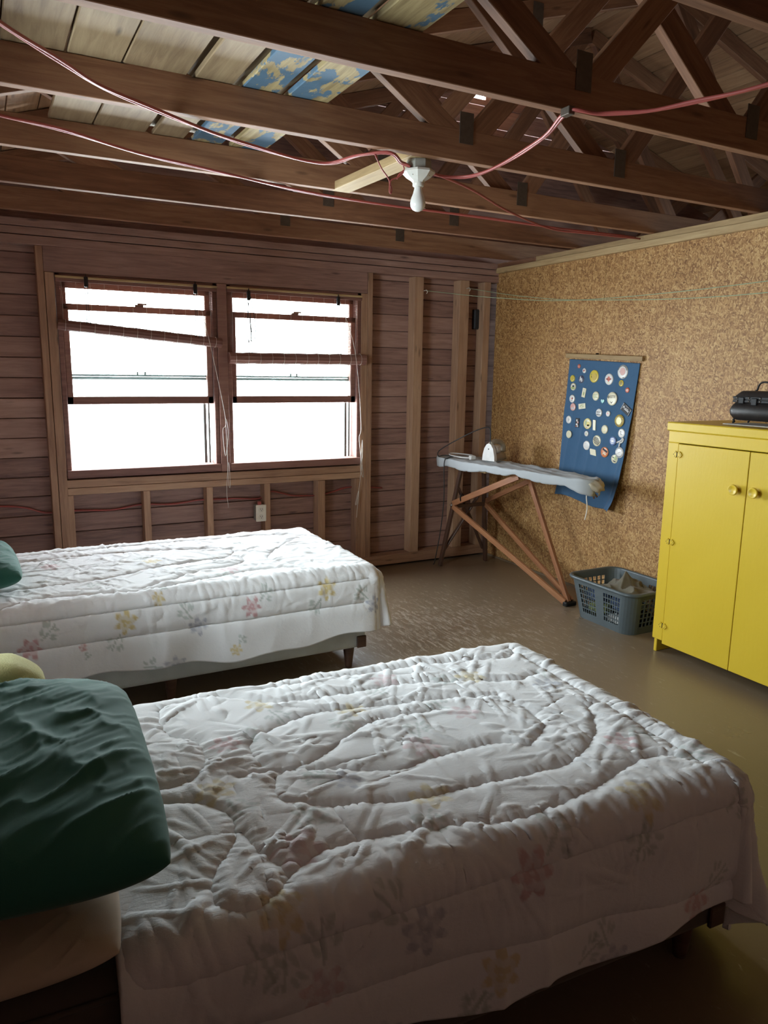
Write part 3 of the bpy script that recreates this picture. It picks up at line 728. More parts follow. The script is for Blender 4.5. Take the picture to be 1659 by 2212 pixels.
# iron -----------------------------------------------------------------
IP = Matrix.Translation((-.385, -.50, ZB + .006)) @ Matrix.Rotation(math.atan2(.30, .95), 4, 'Z') @ Matrix.Diagonal((1.08, 1.08, 1.08, 1))
ir = empty('clothes_iron', (-.385, -.50, ZB), 'white and taupe clothes iron standing on the ironing board', 'iron')
def outline(L, W, n=12):
    pts = []
    for k in range(n + 1):
        t = k / n; pts.append((L * t, W * (1 - t ** 2.2)))
    return pts + [(x, -y) for x, y in pts[::-1][1:]]
def loft(name, sections, mat, parent, mw, smooth=True):
    bm = bmesh.new(); R = [[bm.verts.new(p) for p in s] for s in sections]; n = len(R[0])
    for A, Bq in zip(R, R[1:]):
        for k in range(n): bm.faces.new((A[k], A[(k + 1) % n], Bq[(k + 1) % n], Bq[k]))
    bm.faces.new(R[0][::-1]); bm.faces.new(R[-1]); bmesh.ops.recalc_face_normals(bm, faces=bm.faces[:])
    return link(name, bm_mesh(bm), mat, parent, smooth, mw)
loft('soleplate', [[(x, y, z) for x, y in outline(.20, .052)] for z in (0, .006)], 'steel', ir, IP, False)
loft('body', [[(x + dx, y * s, z) for x, y in outline(.195 * k, .050)] for z, s, k, dx in ((.007, 1, 1, 0), (.03, .92, .93, 0), (.05, .66, .82, .004), (.062, .5, .75, .006))], 'irongrey', ir, IP)
# tall white heel: pointed arch
hp = [(-.050, .004), (.050, .004), (.047, .04), (.036, .085), (.018, .112), (0, .120), (-.018, .112), (-.036, .085), (-.047, .04)]
bm = bmesh.new(); prism_bm(bm, hp, -.016, .012, 'x'); link('heel', bm_mesh(bm), 'ironwhite', ir, False, IP)
# handle
tb = bmesh.new(); tube_bm(tb, catmull([(.004, 0, .112), (.05, 0, .128), (.11, 0, .122), (.145, 0, .098), (.150, 0, .055)], 5), .018, 10); link('handle', bm_mesh(tb), 'irongrey', ir, True, IP)
loft('steam_tank', [[(x * .8 + .03, y * s, z) for x, y in outline(.11, .042)] for z, s in ((.055, .9), (.085, .8), (.10, .5))], 'ironwhite', ir, IP)
lathe('heel_screw', [(.004, 0), (.004, .002)], 'blackiron', ir, 8, IP @ Matrix.Translation((-.016, 0, .082)) @ Matrix.Rotation(-PI / 2, 4, 'Y'))
hx = IP @ Vector((0, 0, .118))
tube('power_cord', catmull([hx, hx + Vector((-.004, -.002, .09)), hx + Vector((-.03, .015, .115)), hx + Vector((-.12, .11, .06)), (-.56, -.12, ZB + .06), (-.585, -.13, ZB + .012), (-.52, -.10, ZB + .012), (-.50, -.2, ZB + .012), (-.57, -.24, ZB + .008), (-.60, -.235, ZB - .03), (-.58, -.215, .55), (-.585, -.19, .30), (-.61, -.16, .05), (-.60, -.12, .010)], 6), .0038, 'black_cord', ir, 6)
ec = empty('extension_lead', (-.45, -.30, ZB), 'white extension lead with socket lying beside the iron', 'extension cord')
box('socket_block', (-.475, -.395, ZB + .008), (-.43, -.365, ZB + .036), 'ironwhite', ec, .004)
tube('lead', catmull([(-.475, -.38, ZB + .020), (-.50, -.30, ZB + .018), (-.50, -.16, ZB + .02), (-.46, -.12, ZB + .028), (-.36, -.18, ZB + .02), (-.36, -.27, ZB + .018), (-.40, -.33, ZB + .016)], 6), .005, 'ironwhite', ec, 6)

# ================================================================== BANNER + BADGES
bn = empty('wall_banner', (-.01, -1.17, 1.575), 'long blue cloth banner covered in badges on the particle board wall', 'banner')
timber('wooden_rod', (-.010, -.823, 1.590), (-.010, -1.510, 1.562), .018, .030, 'plate', bn)
lathe('rod_nail', [(.004, 0), (.004, .02)], 'blackiron', bn, 8, Matrix.Translation((-.003, -1.12, 1.598)) @ Matrix.Rotation(-PI / 2, 4, 'Y'))
nu, nv = 90, 120
U, V_ = np.meshgrid(np.linspace(0, 1, nu), np.linspace(0, 1, nv), indexing='ij')    # U: left->right, V: top->bottom
yl = np.interp(V_, [0, .8, 1], [-.858, -.826, -.812]); yr = np.interp(V_, [0, .5, .82, .95, 1], [-1.486, -1.448, -1.412, -1.385, -1.366])
zt = 1.566 + (-.030) * U; zbm = .628 - .030 * U + .012 * np.sin(U * 7) - .01 * (U > .9) * (U - .9) * 10
Yb = yl + (yr - yl) * U; Zb = zt + (zbm - zt) * V_
fold = (ridge(U * 6 + V_ * 1.2 + 2, V_ * 1.6, 12, 2) * .012 + fbm(U * 10, V_ * 7, 5) * .006) * np.clip(V_ * 2, 0, 1)
curl = .05 * np.clip((U - .80) / .2, 0, 1) ** 2 * np.clip((V_ - .35) / .65, 0, 1) + .012 * np.clip((V_ - .9) / .1, 0, 1)
Xb = -.0075 - fold - curl
def banner_x(y, z):
    d = (Yb - y) ** 2 + (Zb - z) ** 2; i = np.unravel_index(np.argmin(d), d.shape); return float(Xb[max(0, i[0] - 2):i[0] + 3, max(0, i[1] - 2):i[1] + 3].min())
cl = link('cloth', grid_mesh(np.stack([Xb, Yb, Zb], -1)), 'banner', bn)
cl.modifiers.new('thickness', 'SOLIDIFY').thickness = .0012
tube('loose_thread', catmull([(-.012, -.868, 1.285), (-.012, -.85, 1.262), (-.012, -.845, 1.235)], 4), .0015, 'white_cord', bn, 4)

def pc(name, col, rough=.25): 
    if name not in M: M[name] = plain(name, col, rough, 0, .05, 20)
    return name
COLS = dict(white=(.76, .75, .72), cream=(.74, .70, .50), yellow=(.66, .52, .06), gold=(.58, .42, .06), red=(.60, .14, .09), pink=(.66, .38, .34), black=(.02, .02, .022), navy=(.05, .06, .12), blue=(.16, .24, .48), teal=(.20, .55, .52), green=(.35, .42, .16), silver=(.5, .5, .5), orange=(.68, .22, .08), grey=(.35, .35, .35))
for k, c in COLS.items(): pc('enamel_' + k, c, .6 if k == 'black' else .3)
def text_mesh(body, size, font_scale=1.0):
    cu = bpy.data.curves.new('t', 'FONT'); cu.body = body; cu.size = size; cu.align_x = 'CENTER'; cu.align_y = 'CENTER'; cu.extrude = .0002; cu.resolution_u = 2
    o = bpy.data.objects.new('t', cu); COL.objects.link(o); dg = bpy.context.evaluated_depsgraph_get()
    me = bpy.data.meshes.new_from_object(o.evaluated_get(dg)); bpy.data.objects.remove(o); return me
# local badge frame: local X -> world -Y (to the viewer's right), local Y -> world Z, local Z -> world -X (towards the room)
def badge_mw(y, z, rot=0, lift=0.0):
    return Matrix.Translation((banner_x(y, z) - .0015 - lift, y, z)) @ Matrix(((0, 0, -1, 0), (-1, 0, 0, 0), (0, 1, 0, 0), (0, 0, 0, 1))) @ Matrix.Rotation(rot, 4, 'Z')
def marks(parent, mw, zs, items):
    for it in items:
        kind, col = it[0], 'enamel_' + it[1]
        if kind == 'text':
            _, _, s, size, dx, dy, r = it
            me = text_mesh(s, size); link('lettering', me, col, parent, False, mw @ Matrix.Translation((dx, dy, zs)) @ Matrix.Rotation(r, 4, 'Z'))
        elif kind == 'disc':
            _, _, dx, dy, rx, ry = it; bm = bmesh.new(); lathe_bm(bm, [(1, 0), (1, 1)], 16); link('emblem', bm_mesh(bm), col, parent, False, mw @ Matrix.Translation((dx, dy, zs - .0002)) @ Matrix.Diagonal((rx, ry, .0006, 1)))
        elif kind == 'bar':
            _, _, dx, dy, sx, sy, r = it; link('print_line', boxm(sx, sy, .0006), col, parent, False, mw @ Matrix.Translation((dx, dy, zs)) @ Matrix.Rotation(r, 4, 'Z'))
        elif kind == 'ring':
            _, _, dx, dy, ro, wd = it; bm = bmesh.new(); n = 28
            vs = [[bm.verts.new((rr_ * math.cos(2 * PI * k / n), rr_ * math.sin(2 * PI * k / n), 0)) for k in range(n)] for rr_ in (ro, ro - wd)]
            for k in range(n): bm.faces.new((vs[0][k], vs[0][(k + 1) % n], vs[1][(k + 1) % n], vs[1][k]))
            link('border_ring', bm_mesh(bm), col, parent, False, mw @ Matrix.Translation((dx, dy, zs + .0002)))
        elif kind == 'arc':
            _, _, ro, a0, a1, n, size = it
            for k in range(n):
                a = a0 + (a1 - a0) * k / max(1, n - 1); link('rim_letter', boxm(size * .6, size, .0006), col, parent, False, mw @ Matrix.Translation((ro * math.cos(a), ro * math.sin(a), zs)) @ Matrix.Rotation(a - PI / 2, 4, 'Z'))
GB = 'badges pinned to the blue banner'
def rbadge(y, z, r, col, label, items=(), rim='silver'):
    mw = badge_mw(y, z); e = empty('round_badge', mw.translation, label, 'badge', GB)
    bm = bmesh.new(); lathe_bm(bm, [(r * .94, -.0005), (r, .0015), (r * .97, .0035), (r * .8, .0047), (r * .4, .0053), (.0005, .0055)], 28); link('face', bm_mesh(bm), 'enamel_' + col, e, True, mw)
    bm = bmesh.new(); lathe_bm(bm, [(r * .9, -.001), (r * 1.01, -.001), (r * 1.015, .001), (r * .9, .0012)], 28); link('metal_rim', bm_mesh(bm), 'enamel_' + rim, e, True, mw)
    marks(e, mw, .0058, items)
def qbadge(y, z, sx, sy, rot, col, label, items=(), sk=0.0):
    mw = badge_mw(y, z, rot); e = empty('rectangular_badge', mw.translation, label, 'badge', GB)
    me = boxm(sx, sy, .003, .0012, 2)
    for v in me.vertices: v.co.x += v.co.y * sk
    link('face', me, 'enamel_' + col, e, False, mw @ Matrix.Translation((0, 0, .0018)))
    link('pin_back', boxm(sx * .5, sy * .2, .002), 'enamel_silver', e, False, mw)
    marks(e, mw, .0036, items)
T = lambda c, s, size, dx=0, dy=0, r=0: ('text', c, s, size, dx, dy, r)
lines = lambda c, w_, n, gap, r=0.0, th=.0022: [('bar', c, (k - (n - 1) / 2) * gap * -math.sin(r), (k - (n - 1) / 2) * gap * math.cos(r), w_ * (1 - .18 * abs(k - (n - 1) / 2)), th, r) for k in range(n)]
rbadge(-.957, 1.518, .014, 'red', 'tiny red round badge at the top left of the banner', [('bar', 'white', 0, .002, .012, .002, 0), ('bar', 'white', 0, -.004, .009, .002, 0)])
rbadge(-1.010, 1.489, .0165, 'white', 'small white badge with a dark red star near the banner top', [('disc', 'red', .0, .0, .007, .006), ('disc', 'navy', .004, .003, .004, .003)])
rbadge(-1.105, 1.453, .041, 'yellow', 'large plain yellow round badge on the banner', [('bar', 'green', -.022, .012, .006, .012, .3), ('bar', 'black', -.020, -.004, .004, .010, .4), ('disc', 'gold', .006, -.004, .022, .024)])
rbadge(-.903, 1.436, .0235, 'yellow', 'yellow badge with green centre on the left banner edge', [('disc', 'gold', 0, 0, .012, .01), ('ring', 'green', 0, 0, .021, .002)])
rbadge(-.987, 1.432, .0255, 'navy', 'dark badge with a white swirling figure', [('disc', 'white', -.004, .006, .005, .015), ('disc', 'white', .008, -.004, .006, .013), ('bar', 'silver', -.012, -.008, .004, .016, .5)])
rbadge(-1.239, 1.436, .036, 'white', 'white round badge with a red diamond', [('bar', 'red', 0, .002, .027, .027, PI / 4), ('bar', 'red', 0, .002, .044, .008, 0), ('disc', 'cream', .0, -.022, .012, .006)])
rbadge(-1.352, 1.484, .043, 'white', 'largest white badge, pink centre, at top right of the banner', [('disc', 'pink', .002, .002, .022, .024), ('bar', 'navy', 0, .002, .046, .005, .12), ('bar', 'black', .004, -.006, .03, .003, .1), ('arc', 'black', .037, .3, 2.8, 15, .006), ('bar', 'black', .01, -.036, .012, .004, .2)])
rbadge(-1.347, 1.413, .020, 'yellow', 'small yellow badge with black writing below the largest white one', lines('black', .024, 3, .008, .35, .004))
rbadge(-.918, 1.381, .0255, 'white', 'white badge with a dark and green picture on the left banner edge', [('disc', 'green', 0, -.008, .018, .009), ('disc', 'black', .003, .004, .011, .006), ('ring', 'yellow', 0, 0, .024, .002)])
qbadge(-1.021, 1.344, .034, .062, -.18, 'cream', 'upright cream rectangular badge with faint figure', [('disc', 'green', 0, -.006, .006, .012), ('bar', 'grey', 0, .019, .012, .002, 0), ('ring', 'grey', 0, .006, .006, .001)])
rbadge(-1.137, 1.326, .030, 'cream', 'pale cream badge with green lettering in the middle row', [('bar', 'green', 0, .010, .038, .004, .1), ('bar', 'green', -.006, .0, .03, .003, 0), ('bar', 'green', .004, -.009, .034, .006, 0)])
e_ = empty('heart_badge', badge_mw(-1.2, 1.295).translation, 'small turquoise heart shaped badge', 'badge', GB)
hb = [(.016 * math.sin(a) ** 3, .0145 * (13 * math.cos(a) - 5 * math.cos(2 * a) - 2 * math.cos(3 * a) - math.cos(4 * a)) / 15) for a in np.linspace(0, 2 * PI, 29)[:-1]]
bm = bmesh.new(); prism_bm(bm, hb, 0, .003, 'z'); link('face', bm_mesh(bm), 'enamel_teal', e_, False, badge_mw(-1.2, 1.295))
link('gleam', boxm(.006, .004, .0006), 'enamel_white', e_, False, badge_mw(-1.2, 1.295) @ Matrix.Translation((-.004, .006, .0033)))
rbadge(-1.283, 1.314, .043, 'cream', 'large cream badge with a row of black capital letters', [T('black', 'SSTF', .0235, .006, .012, .03), ('ring', 'black', -.028, .0105, .0085, .0045), ('bar', 'black', -.006, -.022, .013, .003, -.6), ('bar', 'black', .005, -.022, .013, .003, .6), ('disc', 'black', .0, -.0255, .004, .003)])
rbadge(-1.405, 1.372, .0165, 'red', 'small pale red badge near the right banner edge', [('bar', 'cream', 0, .002, .02, .004, .3), ('bar', 'orange', 0, -.006, .014, .004, .3)])
rbadge(-.916, 1.300, .0265, 'white', 'white badge with a dark red blot on the left banner edge', [('disc', 'red', .003, .002, .008, .007), ('disc', 'black', .007, .005, .003, .006), ('bar', 'black', 0, -.012, .018, .002, .1)])
rbadge(-.931, 1.245, .0265, 'pink', 'pinkish grey badge overlapping a white one on the left edge', [('disc', 'silver', .0, -.008, .014, .007)] + lines('red', .026, 3, .009, 0, .002))
qbadge(-1.013, 1.254, .066, .036, .14, 'cream', 'wide olive cream badge with handwriting', [('ring', 'green', 0, 0, .013, .002), ('bar', 'green', -.012, .002, .018, .003, .35), ('bar', 'green', .008, -.001, .020, .003, -.2), ('bar', 'green', .002, .008, .03, .002, .1)])
qbadge(-1.409, 1.253, .082, .052, -.56, 'black', 'tilted black rectangular badge with white script', [T('white', 'Public', .025, 0, 0, 0), ('bar', 'grey', -.037, 0, .003, .046, 0), ('bar', 'grey', .037, 0, .002, .046, 0), ('bar', 'grey', 0, .019, .03, .002, 0)])
rbadge(-1.178, 1.219, .027, 'white', 'white badge with three rows of black words in the middle', [('bar', 'black', 0, .006, .034, .004, 0), ('bar', 'black', 0, -.002, .028, .003, 0), ('bar', 'black', 0, -.012, .034, .005, 0), ('bar', 'grey', 0, .014, .018, .002, 0)])
rbadge(-1.261, 1.218, .0185, 'white', 'small white badge with a red mark right of the word badge', [('disc', 'red', 0, 0, .008, .006), ('bar', 'blue', 0, -.007, .014, .002, 0)])
rbadge(-.897, 1.157, .0265, 'white', 'white badge turned edgewise on the left banner edge', [('disc', 'grey', .005, .0, .004, .009), ('bar', 'black', .004, .008, .006, .002, 0)])
qbadge(-.979, 1.141, .036, .062, -.03, 'black', 'upright black and white photo badge', [('disc', 'white', -.004, .016, .006, .008), ('disc', 'pink', .005, .004, .007, .007), ('disc', 'white', -.003, -.011, .009, .006), ('disc', 'silver', .006, -.022, .007, .006), ('bar', 'red', -.008, -.024, .012, .005, 0)])
rbadge(-1.082, 1.142, .036, 'cream', 'large cream badge with a yellow and green picture', [('ring', 'yellow', 0, 0, .034, .006), ('disc', 'yellow', .009, -.002, .016, .017), ('disc', 'green', -.013, .004, .008, .016), ('disc', 'black', .010, -.010, .012, .006), ('disc', 'red', -.002, -.025, .006, .003)])
qbadge(-1.148, 1.137, .026, .068, -.06, 'cream', 'blank narrow upright cream badge', [], -.12)
rbadge(-1.363, 1.179, .039, 'gold', 'large gold badge with ring of letters on the right', [('disc', 'yellow', 0, 0, .023, .023), ('ring', 'black', 0, 0, .026, .0015), ('bar', 'black', 0, .005, .02, .005, .3), ('bar', 'black', .002, -.006, .006, .016, 0), ('arc', 'black', .032, -2.6, .3, 13, .005), ('arc', 'black', .032, .7, 2.2, 6, .005)])
rbadge(-1.245, 1.116, .0285, 'cream', 'cream badge with a small brown drawing in its middle', [('disc', 'gold', .002, .0, .009, .014), ('bar', 'black', .0, .004, .022, .003, .8), ('ring', 'gold', 0, 0, .025, .001)])
rbadge(-.913, 1.058, .0265, 'cream', 'plain pale yellow badge low on the left banner edge', [('disc', 'cream', 0, 0, .018, .018)])
rbadge(-1.075, 1.075, .0185, 'white', 'small white badge with pale green mark below the yellow and green picture badge', [('disc', 'green', .001, .001, .004, .007), ('disc', 'yellow', .004, -.004, .004, .003)])
rbadge(-1.177, 1.036, .0365, 'cream', 'cream badge crossed by slanted black lines of text', lines('black', .052, 6, .0098, .95, .0052))
rbadge(-1.319, 1.047, .0285, 'blue', 'blue and white patterned badge', lines('white', .036, 4, .010, .2, .004) + [('disc', 'white', 0, 0, .007, .007)])
rbadge(-1.387, 1.102, .0285, 'white', 'white badge with small dark marks and a ribbon bow below it', [('disc', 'black', -.004, .008, .003, .006), ('disc', 'grey', .007, .008, .002, .004), ('bar', 'black', .002, -.008, .014, .0025, .3), ('disc', 'black', -.003, -.003, .004, .003)])
e_ = empty('ribbon_pin', badge_mw(-1.388, 1.047).translation, 'small white ribbon bow pinned between two white badges on the right', 'ribbon', GB)
rb = badge_mw(-1.388, 1.047)
for pts, nm in (([(-.028, -.006, .004), (-.010, .002, .006), (.010, .010, .009), (.020, .024, .008), (.026, .018, .006), (.016, .0, .005), (0, -.004, .004)], 'bow_loop'), ([(0, 0, .005), (-.004, -.014, .005), (-.008, -.032, .004)], 'ribbon_tail')):
    bm = bmesh.new(); tube_bm(bm, [rb @ Vector(p) for p in catmull(pts, 4)], .0055, 6); link(nm, bm_mesh(bm), 'enamel_white', e_, True)
rbadge(-1.085, .997, .031, 'white', 'white badge with three thin grey text lines, lower middle', lines('grey', .040, 3, .010, -.05, .0022))
qbadge(-1.149, .958, .056, .040, -.1, 'cream', 'blank slanted cream badge below the thin text badge', [], -.35)
rbadge(-1.256, .969, .034, 'orange', 'orange red badge with black band, lowest row', [('bar', 'black', .006, .012, .044, .013, -.45), ('disc', 'cream', .0, -.006, .008, .006), ('disc', 'cream', .010, -.014, .006, .005), ('bar', 'cream', -.012, -.012, .014, .003, .6)])
rbadge(-1.344, .934, .0285, 'cream', 'cream badge with green patch and black words, lowest of all', [('disc', 'green', .010, .006, .011, .015), ('bar', 'black', -.010, .010, .014, .006, -.4), ('bar', 'black', .002, -.014, .022, .006, -.2)])
rbadge(-1.396, .981, .0345, 'white', 'white badge with a circle of blue letters on the right edge', [('arc', 'navy', .027, -2.8, -.3, 12, .005), ('arc', 'navy', .027, .4, 2.6, 10, .005), ('bar', 'navy', 0, 0, .026, .002, .5)])

# ================================================================== LAUNDRY BASKET
BC = Vector((-.275, -1.73, 0)); bk = empty('laundry_basket', BC, 'grey plastic slatted laundry basket on the floor by the wall', 'laundry basket', rz=0)
BH = .255
def rrect(hx, hy, r, n=6):
    pts = []
    for cx, cy, a0 in ((hx - r, hy - r, 0), (-hx + r, hy - r, PI / 2), (-hx + r, -hy + r, PI), (hx - r, -hy + r, 1.5 * PI)):
        for k in range(n + 1):
            a = a0 + k * PI / 2 / n; pts.append(Vector((cx + r * math.cos(a), cy + r * math.sin(a))))
    return pts
def hexts(z): t = z / BH; return .155 + .040 * t, .215 + .045 * t, .07
# wall columns described per side: list of (start fraction, end fraction, is_hole)
def side_cols(nh, mid):
    cols = []
    def panel(a, b, n):
        wcol = (b - a) / (n + (n - 1) * .38 + .0); x = a
        for k in range(n):
            cols.append((x, x + wcol, True)); x += wcol
            if k < n - 1: cols.append((x, x + wcol * .38, False)); x += wcol * .38
    if mid:
        cols.append((0, .04, False)); panel(.04, .40, nh); cols.append((.40, .60, False)); panel(.60, .96, nh); cols.append((.96, 1, False))
    else:
        cols.append((0, .06, False)); panel(.06, .94, nh); cols.append((.94, 1, False))
    return cols
rows = [(.0, .045, False)]
zz = .045; nrow = 6; hh = .024; gg = .0055
for k in range(nrow):
    rows.append((zz, zz + hh, True)); zz += hh
    if k < nrow - 1: rows.append((zz, zz + gg, False)); zz += gg
rows.append((zz, BH, False))
bm = bmesh.new(); cache = {}
def bpt(side, f, z_):
    hx, hy, r = hexts(z_)
    if side == 0: p = Vector((-hx, (hy - r) - f * 2 * (hy - r)))        # room-facing long side
    elif side == 1: p = Vector((-(hx - r) + f * 2 * (hx - r), -hy))
    elif side == 2: p = Vector((hx, -(hy - r) + f * 2 * (hy - r)))
    else: p = Vector(((hx - r) - f * 2 * (hx - r), hy))
    return Vector((p.x, p.y, z_))
def gv(co):
    k = (round(co.x, 4), round(co.y, 4), round(co.z, 4))
    if k not in cache: cache[k] = bm.verts.new(co)
    return cache[k]
for side, (nh, mid) in enumerate(((7, True), (6, False), (7, True), (6, False))):
    for a, b, hole in side_cols(nh, mid):
        for z0, z1, hr in rows:
            if hole and hr: continue
            bm.faces.new([gv(bpt(side, a, z0)), gv(bpt(side, b, z0)), gv(bpt(side, b, z1)), gv(bpt(side, a, z1))])
for ci, (a0, sgx, sgy) in enumerate(((PI / 2, -1, 1), (PI, -1, -1), (1.5 * PI, 1, -1), (0, 1, 1))):
    for k in range(6):
        aa, ab = a0 + k * PI / 12, a0 + (k + 1) * PI / 12
        for z0, z1, hr in rows:
            q = []
            for ang, z_ in ((aa, z0), (ab, z0), (ab, z1), (aa, z1)):
                hx, hy, r = hexts(z_); q.append(gv(Vector((sgx * (hx - r) + r * math.cos(ang), sgy * (hy - r) + r * math.sin(ang), z_))))
            bm.faces.new(q)
hx, hy, r = hexts(0); bm.faces.new([gv(Vector((p.x, p.y, 0))) for p in []] or [bm.verts.new((p.x, p.y, .004)) for p in rrect(hx, hy, r)])
bmesh.ops.recalc_face_normals(bm, faces=bm.faces[:])
ob = link('body', bm_mesh(bm), 'basket', bk, False, Matrix.Translation(BC)); ob.modifiers.new('thickness', 'SOLIDIFY').thickness = .0035
hx, hy, r = hexts(BH)
bm = bmesh.new(); prof = [(-.004, -.012), (.006, -.014), (.016, -.010), (.020, .0), (.012, .008), (-.004, .006)]; rings = []
for p in rrect(hx, hy, r, 8):
    d = Vector((p.x / hx, p.y / hy)); c = Vector((max(-hx + r, min(hx - r, p.x)), max(-hy + r, min(hy - r, p.y)))); d = (p - c).normalized()
    rings.append([bm.verts.new((p.x + d.x * u, p.y + d.y * u, BH + v)) for u, v in prof])
n = len(rings)
for i in range(n):
    for k in range(len(prof)): bm.faces.new((rings[i][k], rings[(i + 1) % n][k], rings[(i + 1) % n][(k + 1) % len(prof)], rings[i][(k + 1) % len(prof)]))
link('rim', bm_mesh(bm), 'basket', bk, True, Matrix.Translation(BC))
def heap(name, c, s, mat, label, seed, amp=.35, group='clothes in the laundry basket'):
    bm = bmesh.new(); bmesh.ops.create_icosphere(bm, subdivisions=5, radius=1.0); co = np.array([v.co for v in bm.verts])
    rdg = ridge(co[:, 0] * 2.2 + co[:, 2], co[:, 1] * 2.2 + co[:, 2] * .7, seed, 2) * amp + fbm(co[:, 0] * 1.5 + 9, co[:, 1] * 1.5 + co[:, 2], seed + 3) * amp
    co2 = co * (0.75 + rdg)[:, None]
    for v, p in zip(bm.verts, co2): v.co = (c[0] + p[0] * s[0], c[1] + p[1] * s[1], max(.006, c[2] + p[2] * s[2]))
    return tag(link(name, bm_mesh(bm), mat, None, True), label, 'clothing', group)
heap('folded_garment', (BC.x + .045, BC.y - .03, .055), (.065, .13, .045), 'darkcloth', 'navy garment at the bottom of the laundry basket', 3)
heap('folded_garment', (BC.x - .045, BC.y + .125, .06), (.07, .055, .035), 'yellowcloth', 'yellow green cloth showing through the left basket slots', 5)
heap('folded_garment', (BC.x - .05, BC.y + .11, .150), (.08, .085, .04), 'bluecloth', 'light blue cloth in the left part of the basket', 9)
heap('folded_garment', (BC.x - .05, BC.y - .10, .14), (.08, .095, .035), 'bluecloth', 'blue cloth in the right part of the basket', 11)
heap('folded_garment', (BC.x - .085, BC.y - .09, .05), (.045, .09, .025), 'whitecloth', 'white cloth low in the right basket slots', 15)
# olive garment draped in a peak on top
nu, nv = 60, 60
U, V_ = np.meshgrid(np.linspace(-1, 1, nu), np.linspace(-1, 1, nv), indexing='ij')
ang = np.arctan2(V_, U); rr_ = np.sqrt(U ** 2 + V_ ** 2)
Zg = .205 + .085 * np.exp(-(((U - .1) / .45) ** 2 + ((V_ - .25) / .30) ** 2)) + .04 * np.exp(-(((U + .2) / .4) ** 2 + ((V_ + .4) / .35) ** 2)) + .012 * np.sin(ang * 5 + 1) * rr_ + .028 * ridge(U * 2.2 + V_, V_ * 2 - U, 6, 2) - .03 * np.clip(rr_ - .8, 0, 1)
Pg = np.stack([BC.x + .01 + U * .135, BC.y - .055 + V_ * .165, Zg], -1)
og = link('crumpled_garment', grid_mesh(Pg), 'olive'); og.modifiers.new('thickness', 'SOLIDIFY').thickness = .006
tag(og, 'olive grey garment heaped on top of the laundry basket', 'clothing', 'clothes in the laundry basket')

# ================================================================== YELLOW CABINET
cb = empty('yellow_cabinet', (-.25, -2.63, 0), 'tall bright yellow painted two-door cabinet with round knobs', 'cabinet')
CX0, CX1, CY0, CY1, CZ0, CZ1 = -.48, -.02, -3.105, -2.158, .078, 1.190
bx = lambda n, lo, hi, p=cb, b=.003: box(n, lo, hi, 'yellow', p, b)
bx('side_panel', (CX0 + .018, CY1 - .020, 0), (CX1, CY1, CZ1)); bx('side_panel', (CX0 + .018, CY0, 0), (CX1, CY0 + .020, CZ1))
bx('back_panel', (CX1 - .012, CY0 + .02, CZ0), (CX1, CY1 - .02, CZ1)); bx('floor_panel', (CX0 + .02, CY0 + .02, CZ0), (CX1 - .012, CY1 - .02, CZ0 + .02)); bx('shelf', (CX0 + .04, CY0 + .02, .60), (CX1 - .012, CY1 - .02, .62))
bx('top', (CX0 - .012, CY0 - .012, 1.190), (CX1 + .005, CY1 + .008, 1.234), b=.005)
bx('frieze', (CX0, CY0, 1.131), (CX0 + .018, CY1, 1.190)); bx('face_stile', (CX0, CY1 - .068, CZ0), (CX0 + .018, CY1, 1.131)); bx('face_stile', (CX0, CY0, CZ0), (CX0 + .018, CY0 + .068, 1.131))
ym = (CY0 + .068 + CY1 - .068) / 2
for a, b_, kn, hy_, s in ((ym + .0015, CY1 - .0695, ym + .052, CY1 - .068, 1), (CY0 + .0695, ym - .0015, ym - .052, CY0 + .068, -1)):
    d = bx('door', (CX0 - .003, a, .064), (CX0 + .015, b_, 1.127), b=.002)
    kb = lathe('knob', [(.010, 0), (.011, .012), (.020, .017), (.0255, .024), (.0245, .031), (.0215, .032), (.015, .0275), (.005, .026), (.0005, .026)], 'yellow', d, 24, Matrix.Translation((CX0 - .003, kn, .945)) @ Matrix.Rotation(-PI / 2, 4, 'Y'))
    for z_ in (1.073, .619, .164):
        for dd in (1, -1):
            poly = [(hy_ + dd * .003, z_ - .011), (hy_ + dd * .013, z_ - .017), (hy_ + dd * .020, z_ - .012), (hy_ + dd * .029, z_), (hy_ + dd * .020, z_ + .012), (hy_ + dd * .013, z_ + .017), (hy_ + dd * .003, z_ + .011)]
            hl = prism('hinge_leaf', poly, CX0 - .009, CX0 - .0028, 'x', 'yellow', d)
        lathe('hinge_pin', [(.003, -.012), (.003, .012)], 'blackiron', d, 8, Matrix.Translation((CX0 - .006, hy_, z_)))
        for dd, dz in ((1, -.009), (1, .009), (1.55, 0), (-1, -.009), (-1, .009), (-1.55, 0)):
            lathe('hinge_screw', [(.0024, 0), (.0016, .0012)], 'gusset', d, 6, Matrix.Translation((CX0 - .009, hy_ + dd * .0135, z_ + dz)) @ Matrix.Rotation(-PI / 2, 4, 'Y'))

